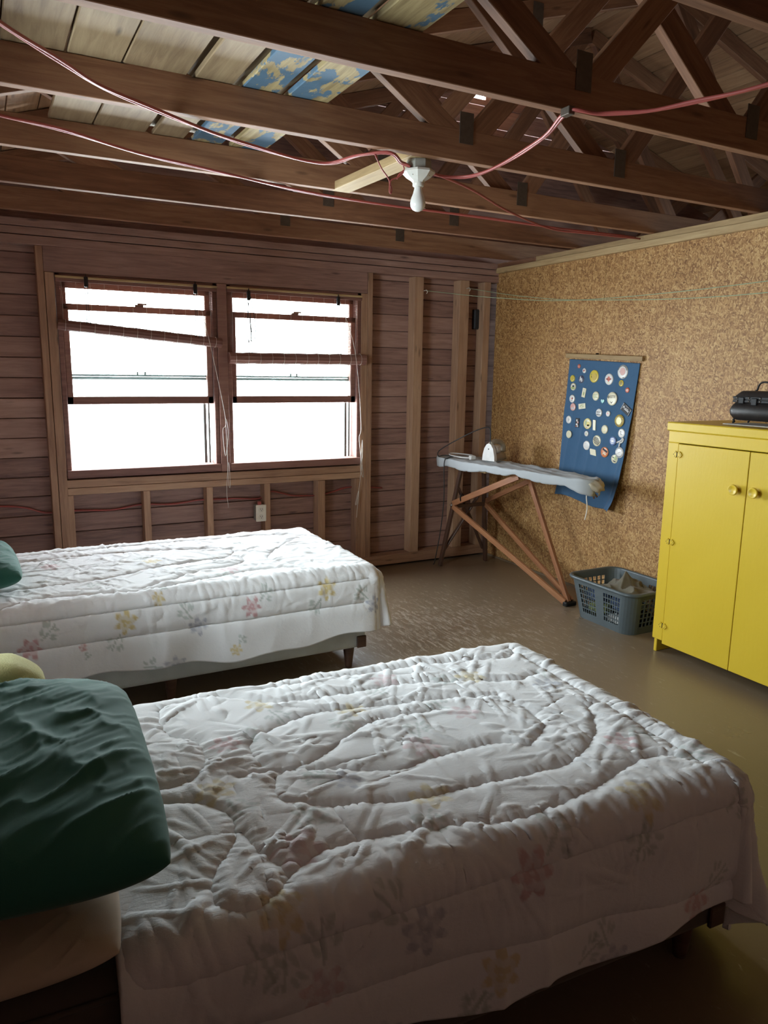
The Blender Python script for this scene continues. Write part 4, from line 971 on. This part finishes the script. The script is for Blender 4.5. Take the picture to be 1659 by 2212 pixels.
# chest on the cabinet
sh = box('paper_sheet', (-.36, -2.66, 1.2345), (-.14, -2.375, 1.2385), 'paper', bev=.001); tag(sh, 'white folded paper lying under the small black chest', 'paper')
ch = empty('small_chest', (-.25, -2.505, 1.2385), 'small black bulging trinket chest with handle on the yellow cabinet', 'chest')
def rloft(name, secs, mat, parent, c):
    S = []
    for z_, hx_, hy_, r_ in secs: S.append([(p.x, p.y, z_) for p in rrect(hx_, hy_, r_, 4)])
    return loft(name, S, mat, parent, Matrix.Translation(c))
CC = (-.25, -2.505, 1.2385)
rloft('body', [(.018, .055, .105, .02), (.026, .068, .120, .025), (.045, .078, .133, .03), (.066, .080, .137, .03), (.086, .074, .130, .028), (.102, .062, .116, .02)], 'chest', ch, CC)
rloft('lid', [(.103, .064, .118, .012), (.130, .064, .118, .012), (.138, .060, .114, .014), (.156, .050, .098, .02), (.160, .044, .092, .02)], 'chest', ch, CC)
for z_ in (.104, .120): box('metal_band', (CC[0] - .0665, CC[1] - .1205, CC[2] + z_), (CC[0] + .0665, CC[1] + .1205, CC[2] + z_ + .013), 'blackiron', ch, .002)
for dy in (-.095, -.03, .03, .095):
    for z_ in (.1105, .1265): lathe('rivet', [(.005, 0), (.0045, .002), (.002, .0035)], 'gusset', ch, 8, Matrix.Translation((CC[0] - .0665, CC[1] + dy, CC[2] + z_)) @ Matrix.Rotation(-PI / 2, 4, 'Y'))
box('latch', (CC[0] - .073, CC[1] - .016, CC[2] + .092), (CC[0] - .066, CC[1] + .016, CC[2] + .126), 'blackiron', ch, .003)
box('corner_bracket', (CC[0] - .071, CC[1] + .055, CC[2] + .098), (CC[0] - .066, CC[1] + .085, CC[2] + .130), 'blackiron', ch, .003)
tube('handle', catmull([(CC[0], CC[1] + .048, CC[2] + .160), (CC[0], CC[1] + .038, CC[2] + .166), (CC[0], CC[1] + .034, CC[2] + .182), (CC[0], CC[1] + .022, CC[2] + .198), (CC[0], CC[1], CC[2] + .203), (CC[0], CC[1] - .022, CC[2] + .198), (CC[0], CC[1] - .034, CC[2] + .182), (CC[0], CC[1] - .038, CC[2] + .166), (CC[0], CC[1] - .048, CC[2] + .160)], 5), .0042, 'blackiron', ch, 8)
for sx_ in (-1, 1):
    for sy_ in (-1, 1):
        tube('foot', catmull([(CC[0] + sx_ * .05, CC[1] + sy_ * .10, CC[2] + .028), (CC[0] + sx_ * .058, CC[1] + sy_ * .112, CC[2] + .018), (CC[0] + sx_ * .055, CC[1] + sy_ * .106, CC[2] + .010), (CC[0] + sx_ * .060, CC[1] + sy_ * .114, CC[2] + .004)], 4), .0045, 'blackiron', ch, 7)

# ================================================================== BEDS
def bed(label, cx, cy, rz, L, W, legm, mm='mattress'):
    """cx,cy: centre of foot end on the floor; bed extends towards -X (local)"""
    b = empty('twin_bed', (cx, cy, 0), label, 'bed', 'twin beds', rz=rz)
    MW = PM[b.name]
    def pl(n, lo, hi, m, bev, seg=3):
        lo, hi = Vector(lo), Vector(hi); o = link(n, boxm(*(hi - lo), bev, seg), m, b, True, MW @ Matrix.Translation((lo + hi) / 2)); return o
    pl('box_spring', (-L, -W / 2, .115), (0, W / 2, .30), 'boxspring' if mm == 'mattress' else mm, .025); pl('mattress', (-L, -W / 2, .305), (0, W / 2, .490), mm, .045, 4)  # near bed's box spring coloured dark brown as shade under the hem
    tube('mattress_piping', [MW @ Vector((p.x - L / 2, p.y, .462)) for p in rrect(L / 2 + .002, W / 2 + .002, .05, 5)], .005, mm, b, 6, True)
    for x in (-.07, -L / 2, -L + .07):
        for s in (-1, 1):
            lathe('leg', [(.016, 0), (.018, .01), (.030, .115), (.030, .125)], legm, b, 12, MW @ Matrix.Translation((x, s * (W / 2 - .06), 0)))
    for s in (-1, 1): box_o = link('corner_bracket', boxm(.05, .012, .06, .003), 'darkwood', b, False, MW @ Matrix.Translation((-.03, s * (W / 2 + .004), .15)))
    return b
bed('twin bed below the window, its leg and box spring showing', -1.975, -1.215, 0, 1.90, .97, 'darkwood')
R2 = math.radians(-3.0)
bed('twin bed nearest the camera, mostly hidden by its comforter', -2.005, -3.318, R2, 1.90, .96, 'darkwood', 'brownsheet_hem_shade')

def seg_dist(S, T, polys):
    d = np.full(S.shape, 9.0); arc = np.zeros(S.shape)
    for poly in polys:
        pts = np.array([(p.x, p.y) for p in catmull([(a, b, 0) for a, b in poly], 4)]); al = 0
        for a, b in zip(pts[:-1], pts[1:]):
            ab = b - a; L2 = (ab ** 2).sum() + 1e-12; m = (np.abs(S - (a[0] + b[0]) / 2) < .2) & (np.abs(T - (a[1] + b[1]) / 2) < .2)
            if m.any():
                s_, t_ = S[m], T[m]; u = np.clip(((s_ - a[0]) * ab[0] + (t_ - a[1]) * ab[1]) / L2, 0, 1)
                dd = np.hypot(s_ - a[0] - u * ab[0], t_ - a[1] - u * ab[1]); cur = d[m]; w_ = dd < cur
                cur[w_] = dd[w_]; d[m] = cur; q = arc[m]; q[w_] = (al + u * math.sqrt(L2))[w_]; arc[m] = q
            al += math.sqrt(L2)
    return d, arc
FC = dict(rose=(.52, .24, .25), yellow=(.60, .46, .14), blue=(.36, .38, .46), leaf=(.33, .40, .36), pink=(.60, .40, .42))
def paint(S, T, flowers, fade=1.0, base=(.775, .78, .79)):
    C = np.ones(S.shape + (4,)); C[..., :3] = base
    def blend(m, col, a): a = a * fade; C[m, :3] = C[m, :3] * (1 - a[m, None]) + np.array(col) * a[m, None]
    for fs, ft, r, kind, ph in flowers:
        dx, dy = S - fs, T - ft; rho = np.hypot(dx, dy)
        near = rho < r * 2.4
        if not near.any(): continue
        th = np.arctan2(dy, dx)
        if kind != 'leaf':
            edge = r * (.78 + .22 * np.cos(6 * th + ph))
            inside = np.clip((edge - rho) / .004, 0, 1)
            band = .55 + .45 * np.sign(np.sin(rho / r * 11 + 1.2 * np.sin(3 * th + ph)))
            a = inside * (.35 + .45 * band) * near; blend(near, FC[kind], a)
        # stem with leaves
        sa = ph; ux, uy = math.cos(sa), math.sin(sa)
        p = dx * ux + dy * uy; q = -dx * uy + dy * ux; k0 = .9 * r if kind != 'leaf' else -r
        a = (np.abs(q) < .0035) * (p > k0) * (p < k0 + 1.5 * r) * .7; blend(near, FC['leaf'], a * 1.0)
        for k, (lp, lq, la) in enumerate(((.5, .35, .7), (.9, -.4, -.8), (1.2, .4, .6), (1.35, -.3, -.5), (.7, -.55, -1.0), (1.0, .6, .9))):
            cx, cy = k0 + lp * r, lq * r; pp, qq = p - cx, q - cy; e1 = pp * math.cos(la) + qq * math.sin(la); e2 = -pp * math.sin(la) + qq * math.cos(la)
            a = np.clip((1 - (e1 / (r * .30)) ** 2 - (e2 / (r * .12)) ** 2) * 2, 0, 1) * .62 * near; blend(near, FC['leaf'], a)
    return C
def comforter(label, ox, oy, rz, L, W, zt, h_far, h_near, h_foot, seams, flowers, ds, seed, flare=.05, wav=.014, fineamp=1.0, sidefold=1.0):
    R = .065; W2 = W / 2 - R; Lf = L - R
    s_top = np.linspace(0, Lf, int(Lf / ds)); nf = int(h_foot / ds); ns = int(max(h_far, h_near) / ds)
    a_ = np.concatenate([np.zeros(len(s_top)), np.linspace(0, 1, nf + 1)[1:]]); s_ = np.concatenate([s_top, np.full(nf, Lf)])
    t_top = np.linspace(W2, -W2, int(2 * W2 / ds)); bb_ = np.linspace(0, 1, ns + 1)[1:]
    b_ = np.concatenate([bb_[::-1], np.zeros(len(t_top)), bb_]); sg = np.concatenate([np.ones(ns), np.zeros(len(t_top)), -np.ones(ns)]); t_ = np.concatenate([np.full(ns, W2), t_top, np.full(ns, -W2)])
    Sg, Tg = np.meshgrid(s_, t_, indexing='ij'); Ag, Bg = np.meshgrid(a_, b_, indexing='ij'); _, SG = np.meshgrid(a_, sg, indexing='ij')
    hs = np.where(SG > 0, h_far, h_near); hs = hs * (1 + .05 * np.sin(Sg * 5.1 + seed) + .025 * np.sin(Sg * 17 + seed))
    hf = h_foot * (1 + .05 * np.sin(Tg * 6 + seed) + .02 * np.sin(Tg * 19))
    rho = np.maximum(Ag, Bg); eps = 1e-9
    al = np.where(Bg >= Ag, Ag / (Bg + eps) * PI / 4, PI / 2 - Bg / (Ag + eps) * PI / 4); al = np.where(rho < eps, 0, al)   # 0: side, pi/2: foot
    hh = hs * np.cos(al) ** 2 + hf * np.sin(al) ** 2; d = rho * hh
    dx, dy = np.sin(al), np.cos(al) * SG
    arcl = R * PI / 2; ph = np.minimum(d, arcl) / R; rest = np.maximum(d - arcl, 0)
    out = R * np.sin(ph) + flare * rest; drop = R * (1 - np.cos(ph)) + rest * math.sqrt(1 - flare ** 2)
    X = Sg + dx * out; Y = Tg + dy * out; Z = zt - drop
    nx, ny, nz = dx * np.sin(ph), dy * np.sin(ph), np.cos(ph)
    S, T = Sg + dx * d, Tg + dy * d
    dist, arc = seg_dist(S, T, seams)
    near = np.exp(-dist / .05); D = .0078 * (1 - np.exp(-(dist / .020) ** 2)) * np.clip(1.2 - dist * 2, .3, 1) - .006 * np.exp(-(dist / .0050) ** 2)
    rs = np.random.RandomState(seed + 100); flat = np.clip(1 - d / .35, .45, 1)
    Fd = np.zeros(S.shape)
    def fold(cs, ct, ang, ln, wd, amp, curv=0.0, start=False, skew=1.0):
        h_ = ln / 2 + wd * 3 + abs(curv) * ln * ln
        i = np.nonzero((np.abs(S - cs) < h_) & (np.abs(T - ct) < h_))
        if len(i[0]) == 0: return
        x_, y_ = S[i] - cs, T[i] - ct; c, s2 = math.cos(ang), math.sin(ang)
        u = x_ * c + y_ * s2; v = -x_ * s2 + y_ * c - curv * u * u
        wv = np.where(v > 0, wd * skew, wd)
        if start: q = np.clip((u + ln / 2) / ln, 0, 1); env = np.clip(q * 9, 0, 1) * (1 - q) ** 1.1 * ((u + ln / 2) > 0)
        else: env = np.clip(1 - (2 * u / ln) ** 2, 0, 1)
        pr = np.exp(-np.abs(v) / wv * 1.1) * .55 + np.exp(-(v / wv) ** 2) * .45
        np.add.at(Fd, i, amp * env * pr)
    Smax, Tmax = Lf + h_foot * .4, W2 + h_near * .55
    nfold = int(430 * L * W)
    for _ in range(nfold):
        base_a = rs.choice([.25, -.35, .9, -1.1, 1.45]) + rs.normal(0, .25)
        ln = rs.uniform(.05, .20) if rs.rand() < .8 else rs.uniform(.2, .34); fold(rs.uniform(0, Smax), rs.uniform(-Tmax, W2 + .1), base_a, ln, rs.uniform(.0038, .0075), rs.uniform(.0022, .0062) * fineamp * (1 if rs.rand() < .8 else -.7), rs.normal(0, .8), False, rs.uniform(.6, 1.8))
    # puckers leaving the seams at right angles
    for poly in seams:
        pts = [(p.x, p.y) for p in catmull([(a, b, 0) for a, b in poly], 5)]; acc = 0.0; nxt = .012
        for (xa, ya), (xb, yb) in zip(pts[:-1], pts[1:]):
            sl = math.hypot(xb - xa, yb - ya); dirn = math.atan2(yb - ya, xb - xa)
            while acc + sl > nxt:
                f_ = (nxt - acc) / max(sl, 1e-9); px_, py_ = xa + (xb - xa) * f_, ya + (yb - ya) * f_
                for sd in (1, -1):
                    if rs.rand() < .8:
                        aa = dirn + sd * (PI / 2 + rs.normal(0, .28)); ln = rs.uniform(.02, .065)
                        fold(px_ + math.cos(aa) * (ln / 2 + .002), py_ + math.sin(aa) * (ln / 2 + .002), aa, ln, rs.uniform(.0030, .0050), rs.uniform(.0022, .0050), rs.normal(0, 1.5), True)
                nxt += rs.uniform(.013, .026)
            acc += sl
    # pleats crossing the top edge
    x_ = .02
    while x_ < Lf:
        fold(x_, -W2 - rs.uniform(-.02, .05), PI / 2 + rs.normal(0, .22), rs.uniform(.06, .17), rs.uniform(.004, .009), rs.uniform(.002, .0065), rs.normal(0, .6)); x_ += rs.uniform(.022, .05)
    x_ = -W2
    while x_ < W2:
        fold(Lf + rs.uniform(-.03, .05), x_, rs.normal(0, .22), rs.uniform(.06, .16), rs.uniform(.004, .009), rs.uniform(.002, .006), rs.normal(0, .6)); x_ += rs.uniform(.03, .06)
    D += Fd * np.clip(dist / .007, .15, 1) * flat
    D += .007 * (fbm(S * 6, T * 6, seed + 20) - .5)
    # pleats running down over the edge and the hanging folds
    per = np.where(al < .02, S, np.where(al > PI / 2 - .02, T, (S + al * .30)))
    edge = np.exp(-((d - .05) / .07) ** 2) * (d > 0)
    hang = np.clip((d - .08) / .3, 0, 1); corner = np.sin(2 * al) ** 2 * (al > .02) * (al < PI / 2 - .02)
    D += sidefold * hang * (wav * np.sin(per * 2 * PI / .42 + 4 * vnoise(per * 3, d * 2, seed + 30)) + .008 * (ridge(per * 9, d * 1.5, seed + 31, 2) - .4))
    D += corner * hang * .045 * np.sin(al * 8.0 + .6)
    P = np.stack([X + nx * D, Y + ny * D, np.maximum(Z + nz * D, .012)], -1)
    me = grid_mesh(P)
    C = paint(S, T, flowers, .72 if seed == 3 else 1.0); at = me.color_attributes.new('print', 'FLOAT_COLOR', 'POINT'); at.data.foreach_set('color', C.reshape(-1).astype(np.float32))
    o = link('comforter', me, 'print', None, True, Matrix.Translation((ox, oy, 0)) @ Matrix.Rotation(rz, 4, 'Z'))
    m_ = o.modifiers.new('thickness', 'SOLIDIFY'); m_.thickness = .014; m_.offset = -1
    flat_S, flat_T, flat_P = S.ravel(), T.ravel(), P.reshape(-1, 3)
    N3 = np.stack([nx, ny, nz], -1).reshape(-1, 3)
    PMo = PM[o.name]
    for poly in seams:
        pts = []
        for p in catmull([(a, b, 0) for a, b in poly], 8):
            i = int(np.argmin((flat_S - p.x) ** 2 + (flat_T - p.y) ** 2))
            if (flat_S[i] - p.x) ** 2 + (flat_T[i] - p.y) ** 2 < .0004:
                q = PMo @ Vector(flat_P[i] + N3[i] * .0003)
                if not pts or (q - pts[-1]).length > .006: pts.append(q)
        if len(pts) > 3: tube('shaded_quilting_stitch', pts, .0011, 'shade_thread', o, 5)  # dark stitches carry the groove shadow along each seam
    return tag(o, label, 'comforter', 'floral comforters')
# ---- near bed comforter: seams measured on the bed, world xy -> cloth coordinates
O2 = (-3.43, -3.243); c2, s2_ = math.cos(-R2), math.sin(-R2)
def loc2(p): x, y = p[0] - O2[0], p[1] - O2[1]; return (x * c2 - y * s2_, x * s2_ + y * c2)
ZT = .516
W2_, R_ = 1.0 / 2 - .065, .065
def side2(x, z): s, _ = loc2((x, -3.8)); return (s, -(W2_ + R_ * PI / 2 + (ZT - R_ - z)))
SE2 = [[(-3.2, -2.83), (-3.22, -2.93), (-3.21, -3.01), (-3.16, -3.07), (-3.16, -3.15), (-3.18, -3.21), (-3.24, -3.25), (-3.38, -3.24)],
 [(-3.21, -2.85), (-3.16, -2.82), (-3.02, -2.84), (-2.89, -2.95), (-2.64, -2.98), (-2.52, -2.99), (-2.38, -3.04), (-2.19, -3.12), (-2.08, -3.11)],
 [(-3.05, -3.26), (-3.05, -3.18), (-3.02, -3.12), (-2.86, -3.06), (-2.7, -3.08), (-2.44, -3.14), (-2.30, -3.19)],
 [(-3.02, -3.31), (-2.92, -3.29), (-2.82, -3.23), (-2.7, -3.17), (-2.5, -3.19)],
 [(-3.11, -3.28), (-3.01, -3.30), (-2.88, -3.36), (-2.77, -3.42), (-2.65, -3.41), (-2.48, -3.42), (-2.41, -3.47), (-2.35, -3.44), (-2.29, -3.38), (-2.29, -3.25), (-2.37, -3.17)],
 [(-3.04, -3.32), (-3.06, -3.39), (-3.04, -3.44), (-2.94, -3.50), (-2.78, -3.55), (-2.64, -3.56), (-2.48, -3.58), (-2.36, -3.58), (-2.24, -3.52), (-2.17, -3.46), (-2.11, -3.37), (-2.04, -3.38)],
 [(-3.36, -3.29), (-3.23, -3.34), (-3.18, -3.41), (-3.18, -3.47), (-3.2, -3.52), (-3.24, -3.57), (-3.27, -3.62), (-3.28, -3.67), (-3.26, -3.70), (-3.22, -3.71), (-3.18, -3.70), (-3.14, -3.67), (-3.08, -3.63), (-3.0, -3.62), (-2.89, -3.64), (-2.73, -3.68), (-2.66, -3.71), (-2.52, -3.71), (-2.42, -3.70), (-2.29, -3.67), (-2.2, -3.65), (-2.13, -3.66), (-2.08, -3.72)],
 [(-3.14, -3.67), (-3.14, -3.62), (-3.16, -3.57), (-3.17, -3.49)],
 [(-2.9, -2.83), (-2.48, -2.88), (-2.26, -2.91), (-2.09, -2.96), (-2.02, -2.91)]]
SE2 = [[loc2(p) for p in q] for q in SE2]
SE2 += [[(0.012, -W2_ - .0), (.02, -W2_ - .06)] + [side2(x, .468) for x in (-3.38, -3.2, -3.0, -2.8, -2.6, -2.4, -2.2, -2.06)], [side2(x, z) for x, z in ((-3.4, .36), (-3.1, .345), (-2.83, .33), (-2.7, .32), (-2.49, .30), (-2.18, .27), (-2.05, .27))],
        [(1.25 + .13, t) for t in (.42, .2, 0, -.2, -.42)], [(1.60, t) for t in (.5, .2, 0, -.25, -.55)]]
F2 = [(*side2(-2.66, .46), .055, 'rose', .6), (*loc2((-3.09, -3.60)), .06, 'pink', 1.0), (*side2(-2.91, .42), .055, 'blue', 2.4), (*side2(-2.74, .28), .05, 'yellow', 3.9), (*side2(-2.19, .25), .05, 'rose', .7), (*side2(-2.34, .46), .05, 'leaf', .4),
      (*loc2((-2.33, -3.76)), .05, 'yellow', 4.2), (*loc2((-2.76, -3.56)), .055, 'yellow', 4.2), (*loc2((-2.96, -3.37)), .05, 'leaf', 2.5), (*loc2((-2.90, -3.42)), .045, 'blue', 2.2), (*loc2((-3.18, -3.32)), .055, 'yellow', 5.0), (*loc2((-3.10, -3.13)), .045, 'rose', .3),
      (*loc2((-2.66, -3.36)), .055, 'pink', 1.2), (*loc2((-2.73, -3.09)), .05, 'yellow', 4.0), (*loc2((-2.46, -3.25)), .05, 'pink', 2.0), (*side2(-3.22, .45), .055, 'leaf', 5.2), (*side2(-3.12, .38), .05, 'pink', 1.5), (*side2(-3.18, .52), .05, 'yellow', 4.6), (*side2(-2.79, .23), .05, 'leaf', 1.0), (*side2(-2.49, .24), .05, 'leaf', .5), (*side2(-2.43, .19), .045, 'blue', 2.0),
      (*loc2((-2.19, -3.57)), .05, 'rose', .2), (*loc2((-2.30, -3.05)), .05, 'yellow', 3.0), (*loc2((-2.55, -2.95)), .05, 'pink', 4.0), (1.45, -.45, .055, 'blue', 2.2), (1.40, -.52, .045, 'leaf', .2), (1.5, .1, .05, 'rose', 1), (*loc2((-2.12, -3.2)), .05, 'blue', 1.0), (*loc2((-2.95, -2.95)), .05, 'yellow', 5), (*side2(-3.3, .25), .05, 'rose', 1.2), (*side2(-3.0, .22), .05, 'blue', 3)]
comforter('white floral comforter on the bed nearest the camera', O2[0], O2[1], R2, 1.47, 1.0, ZT, .34, .335, .50, SE2, F2, .0043, 3, flare=.06)
# ---- far bed comforter
O1 = (-3.78, -1.215); ZT1 = .516
l1 = lambda p: (p[0] - O1[0], p[1] - O1[1]); W1_ = 1.03 / 2 - .065
def side1(x, z): return (x - O1[0], -(W1_ + R_ * PI / 2 + (ZT1 - R_ - z)))
SE1 = [[(-3.06, -1.62), (-3.0, -1.62), (-2.73, -1.45), (-2.54, -1.41), (-2.48, -1.33), (-2.52, -1.25), (-2.87, -1.3), (-3.17, -1.4), (-3.6, -1.45)], [(-3.5, -.95), (-3.04, -.92), (-2.74, -.98), (-2.5, -1.08), (-2.49, -1.18), (-2.62, -1.29)],
       [(-2.05, -1.0), (-2.16, -1.08), (-2.31, -1.26), (-2.36, -1.38), (-2.27, -1.56), (-2.28, -1.60), (-2.47, -1.54), (-2.77, -1.60), (-2.9, -1.64), (-3.06, -1.66), (-3.41, -1.60), (-3.58, -1.68)], [(-3.6, -.82), (-2.9, -.80), (-2.3, -.83), (-2.05, -.9)]]
SE1 = [[l1(p) for p in q] for q in SE1] + [[side1(x, .475) for x in (-3.6, -3.3, -3.0, -2.7, -2.4, -2.15, -1.99)], [side1(x, .365) for x in (-3.6, -3.27, -3.02, -2.81, -2.58, -2.28, -2.02)], [(1.86, t) for t in (.4, .1, -.2, -.5)]]
F1 = [(*side1(-3.12, .43), .052, 'yellow', 4.2), (*side1(-3.48, .375), .052, 'rose', .7), (*side1(-2.98, .50), .03, 'yellow', 1), (*side1(-2.82, .37), .05, 'blue', 2.2), (*side1(-2.58, .42), .05, 'rose', .6), (*side1(-2.21, .455), .055, 'yellow', 4.0), (*side1(-1.96, .35), .055, 'blue', 2.4), (*side1(-2.93, .21), .055, 'blue', 3), (*side1(-3.29, .35), .02, 'rose', 5), (*side1(-2.66, .24), .03, 'yellow', 1),
      (*l1((-3.35, -1.1)), .05, 'pink', 1), (*l1((-2.9, -1.2)), .05, 'yellow', 2), (*l1((-2.4, -1.0)), .05, 'leaf', 2), (*l1((-3.2, -1.5)), .05, 'leaf', 1), (*l1((-2.6, -1.5)), .05, 'pink', 4)]
comforter('white floral comforter on the bed below the window', O1[0], O1[1], 0, 1.88, 1.03, ZT1, .34, .345, .335, SE1, F1, .0065, 8, flare=.07, wav=.010)

# ================================================================== PILLOWS
def pillow(name, c, size, rot, mat, label, seed, wr_=1.0, cat='pillow', n=120, pexp=3.4, sag=0.0, group=None):
    u = np.linspace(-1, 1, n); U, V_ = np.meshgrid(u, u, indexing='ij')
    prof = np.clip(1 - np.abs(U) ** pexp, 0, 1) ** .5 * np.clip(1 - np.abs(V_) ** pexp, 0, 1) ** .5
    pin = 1 - .07 * (np.abs(V_) ** 2) * (1 - np.abs(U) ** 6) * 0
    Xp = U * size[0] / 2 * (1 - .05 * (1 - V_ ** 2) * np.abs(U) ** 3); Yp = V_ * size[1] / 2 * (1 - .05 * (1 - U ** 2) * np.abs(V_) ** 3)
    wv = (ridge(U * 1.6 + V_ * .9 + .4 * fbm(U * 3, V_ * 3, seed), V_ * 3.2 - U * 2.0, seed, 2.6) - .3) * .011 * np.clip(fbm(U * 1.5, V_ * 1.5, seed + 8) * 2.5 - .7, 0, 1) + (ridge(U * 2 + V_ * 1.5, V_ * 7 - U * 5, seed + 4, 3) - .25) * .007 * np.clip(vnoise(U * 2 + 5, V_ * 2, seed + 9) * 2 - .5, 0, 1) + (ridge(U * 3 + V_ * 2, V_ * 14 - U * 9, seed + 6, 3) - .25) * .003
    Zt = prof * size[2] / 2 + wv * wr_ * prof ** .5
    Zb = -prof * size[2] / 2 * .85
    cr = 1 - .11 * (np.abs(U * V_)) ** 2.5; Xp = Xp * cr; Yp = Yp * cr
    top = np.stack([Xp, Yp, Zt - sag * U ** 2], -1); bot = np.stack([Xp, Yp, Zb - sag * U ** 2], -1)
    V = np.concatenate([top.reshape(-1, 3), bot.reshape(-1, 3)]); idx = np.arange(n * n).reshape(n, n)
    q = np.stack([idx[:-1, :-1], idx[1:, :-1], idx[1:, 1:], idx[:-1, 1:]], -1).reshape(-1, 4); q2 = (q + n * n)[:, ::-1]
    me = bpy.data.meshes.new('mesh'); me.from_pydata(V.tolist(), [], np.concatenate([q, q2]).tolist())
    bm = bmesh.new(); bm.from_mesh(me); bmesh.ops.remove_doubles(bm, verts=bm.verts[:], dist=.0006); bm.to_mesh(me); bm.free()
    o = link(name, me, mat, None, True, Matrix.Translation(c) @ rot); return tag(o, label, cat, group)
Rz = lambda a: Matrix.Rotation(a, 4, 'Z'); Ry = lambda a: Matrix.Rotation(a, 4, 'Y'); Rx = lambda a: Matrix.Rotation(a, 4, 'X')
pillow('pillow', (-3.66, -3.45, .566), (.50, .66, .095), Rz(R2), 'beige', 'beige pillow lying under the big green pillow', 31, .6)
pillow('pillow', (-3.605, -3.37, .70), (.58, .80, .185), Rz(R2) @ Ry(.06), 'green', 'big dark green pillow in the left foreground', 22, 1.2)
pillow('pillow', (-3.715, -1.30, .622), (.48, .64, .16), Rz(.05), 'green', 'dark green pillow on the bed below the window', 27, 1.0)
# yellow terry blanket folded behind the big pillow
tw = empty('folded_blanket', (-3.62, -2.78, .53), 'pale yellow fuzzy blanket folded behind the big green pillow', 'blanket')
for k, (zc_, sz, dy) in enumerate(((.585, .13, 0), (.685, .11, .008))):
    u = np.linspace(0, 2 * PI, 48, endpoint=False); v = np.linspace(-PI / 2, PI / 2, 24)
    U, V_ = np.meshgrid(u, v, indexing='ij'); se = lambda x, p: np.sign(x) * np.abs(x) ** p
    Xs = -3.70 + .225 * se(np.cos(U), .5) * se(np.cos(V_), .5) * (1 - .05 * k); Ys = -2.835 + dy + .080 * se(np.sin(U), .6) * se(np.cos(V_), .5); Zs = zc_ + sz / 2 * se(np.sin(V_), .8)
    Zs = Zs + .008 * fbm(Xs * 12, Ys * 12, 3 + k) - .03 * np.clip((Xs + 3.56) / .1, 0, 1) * k
    link('fold_layer', grid_mesh(np.stack([Xs, Ys, Zs], -1), True), 'towel', tw)
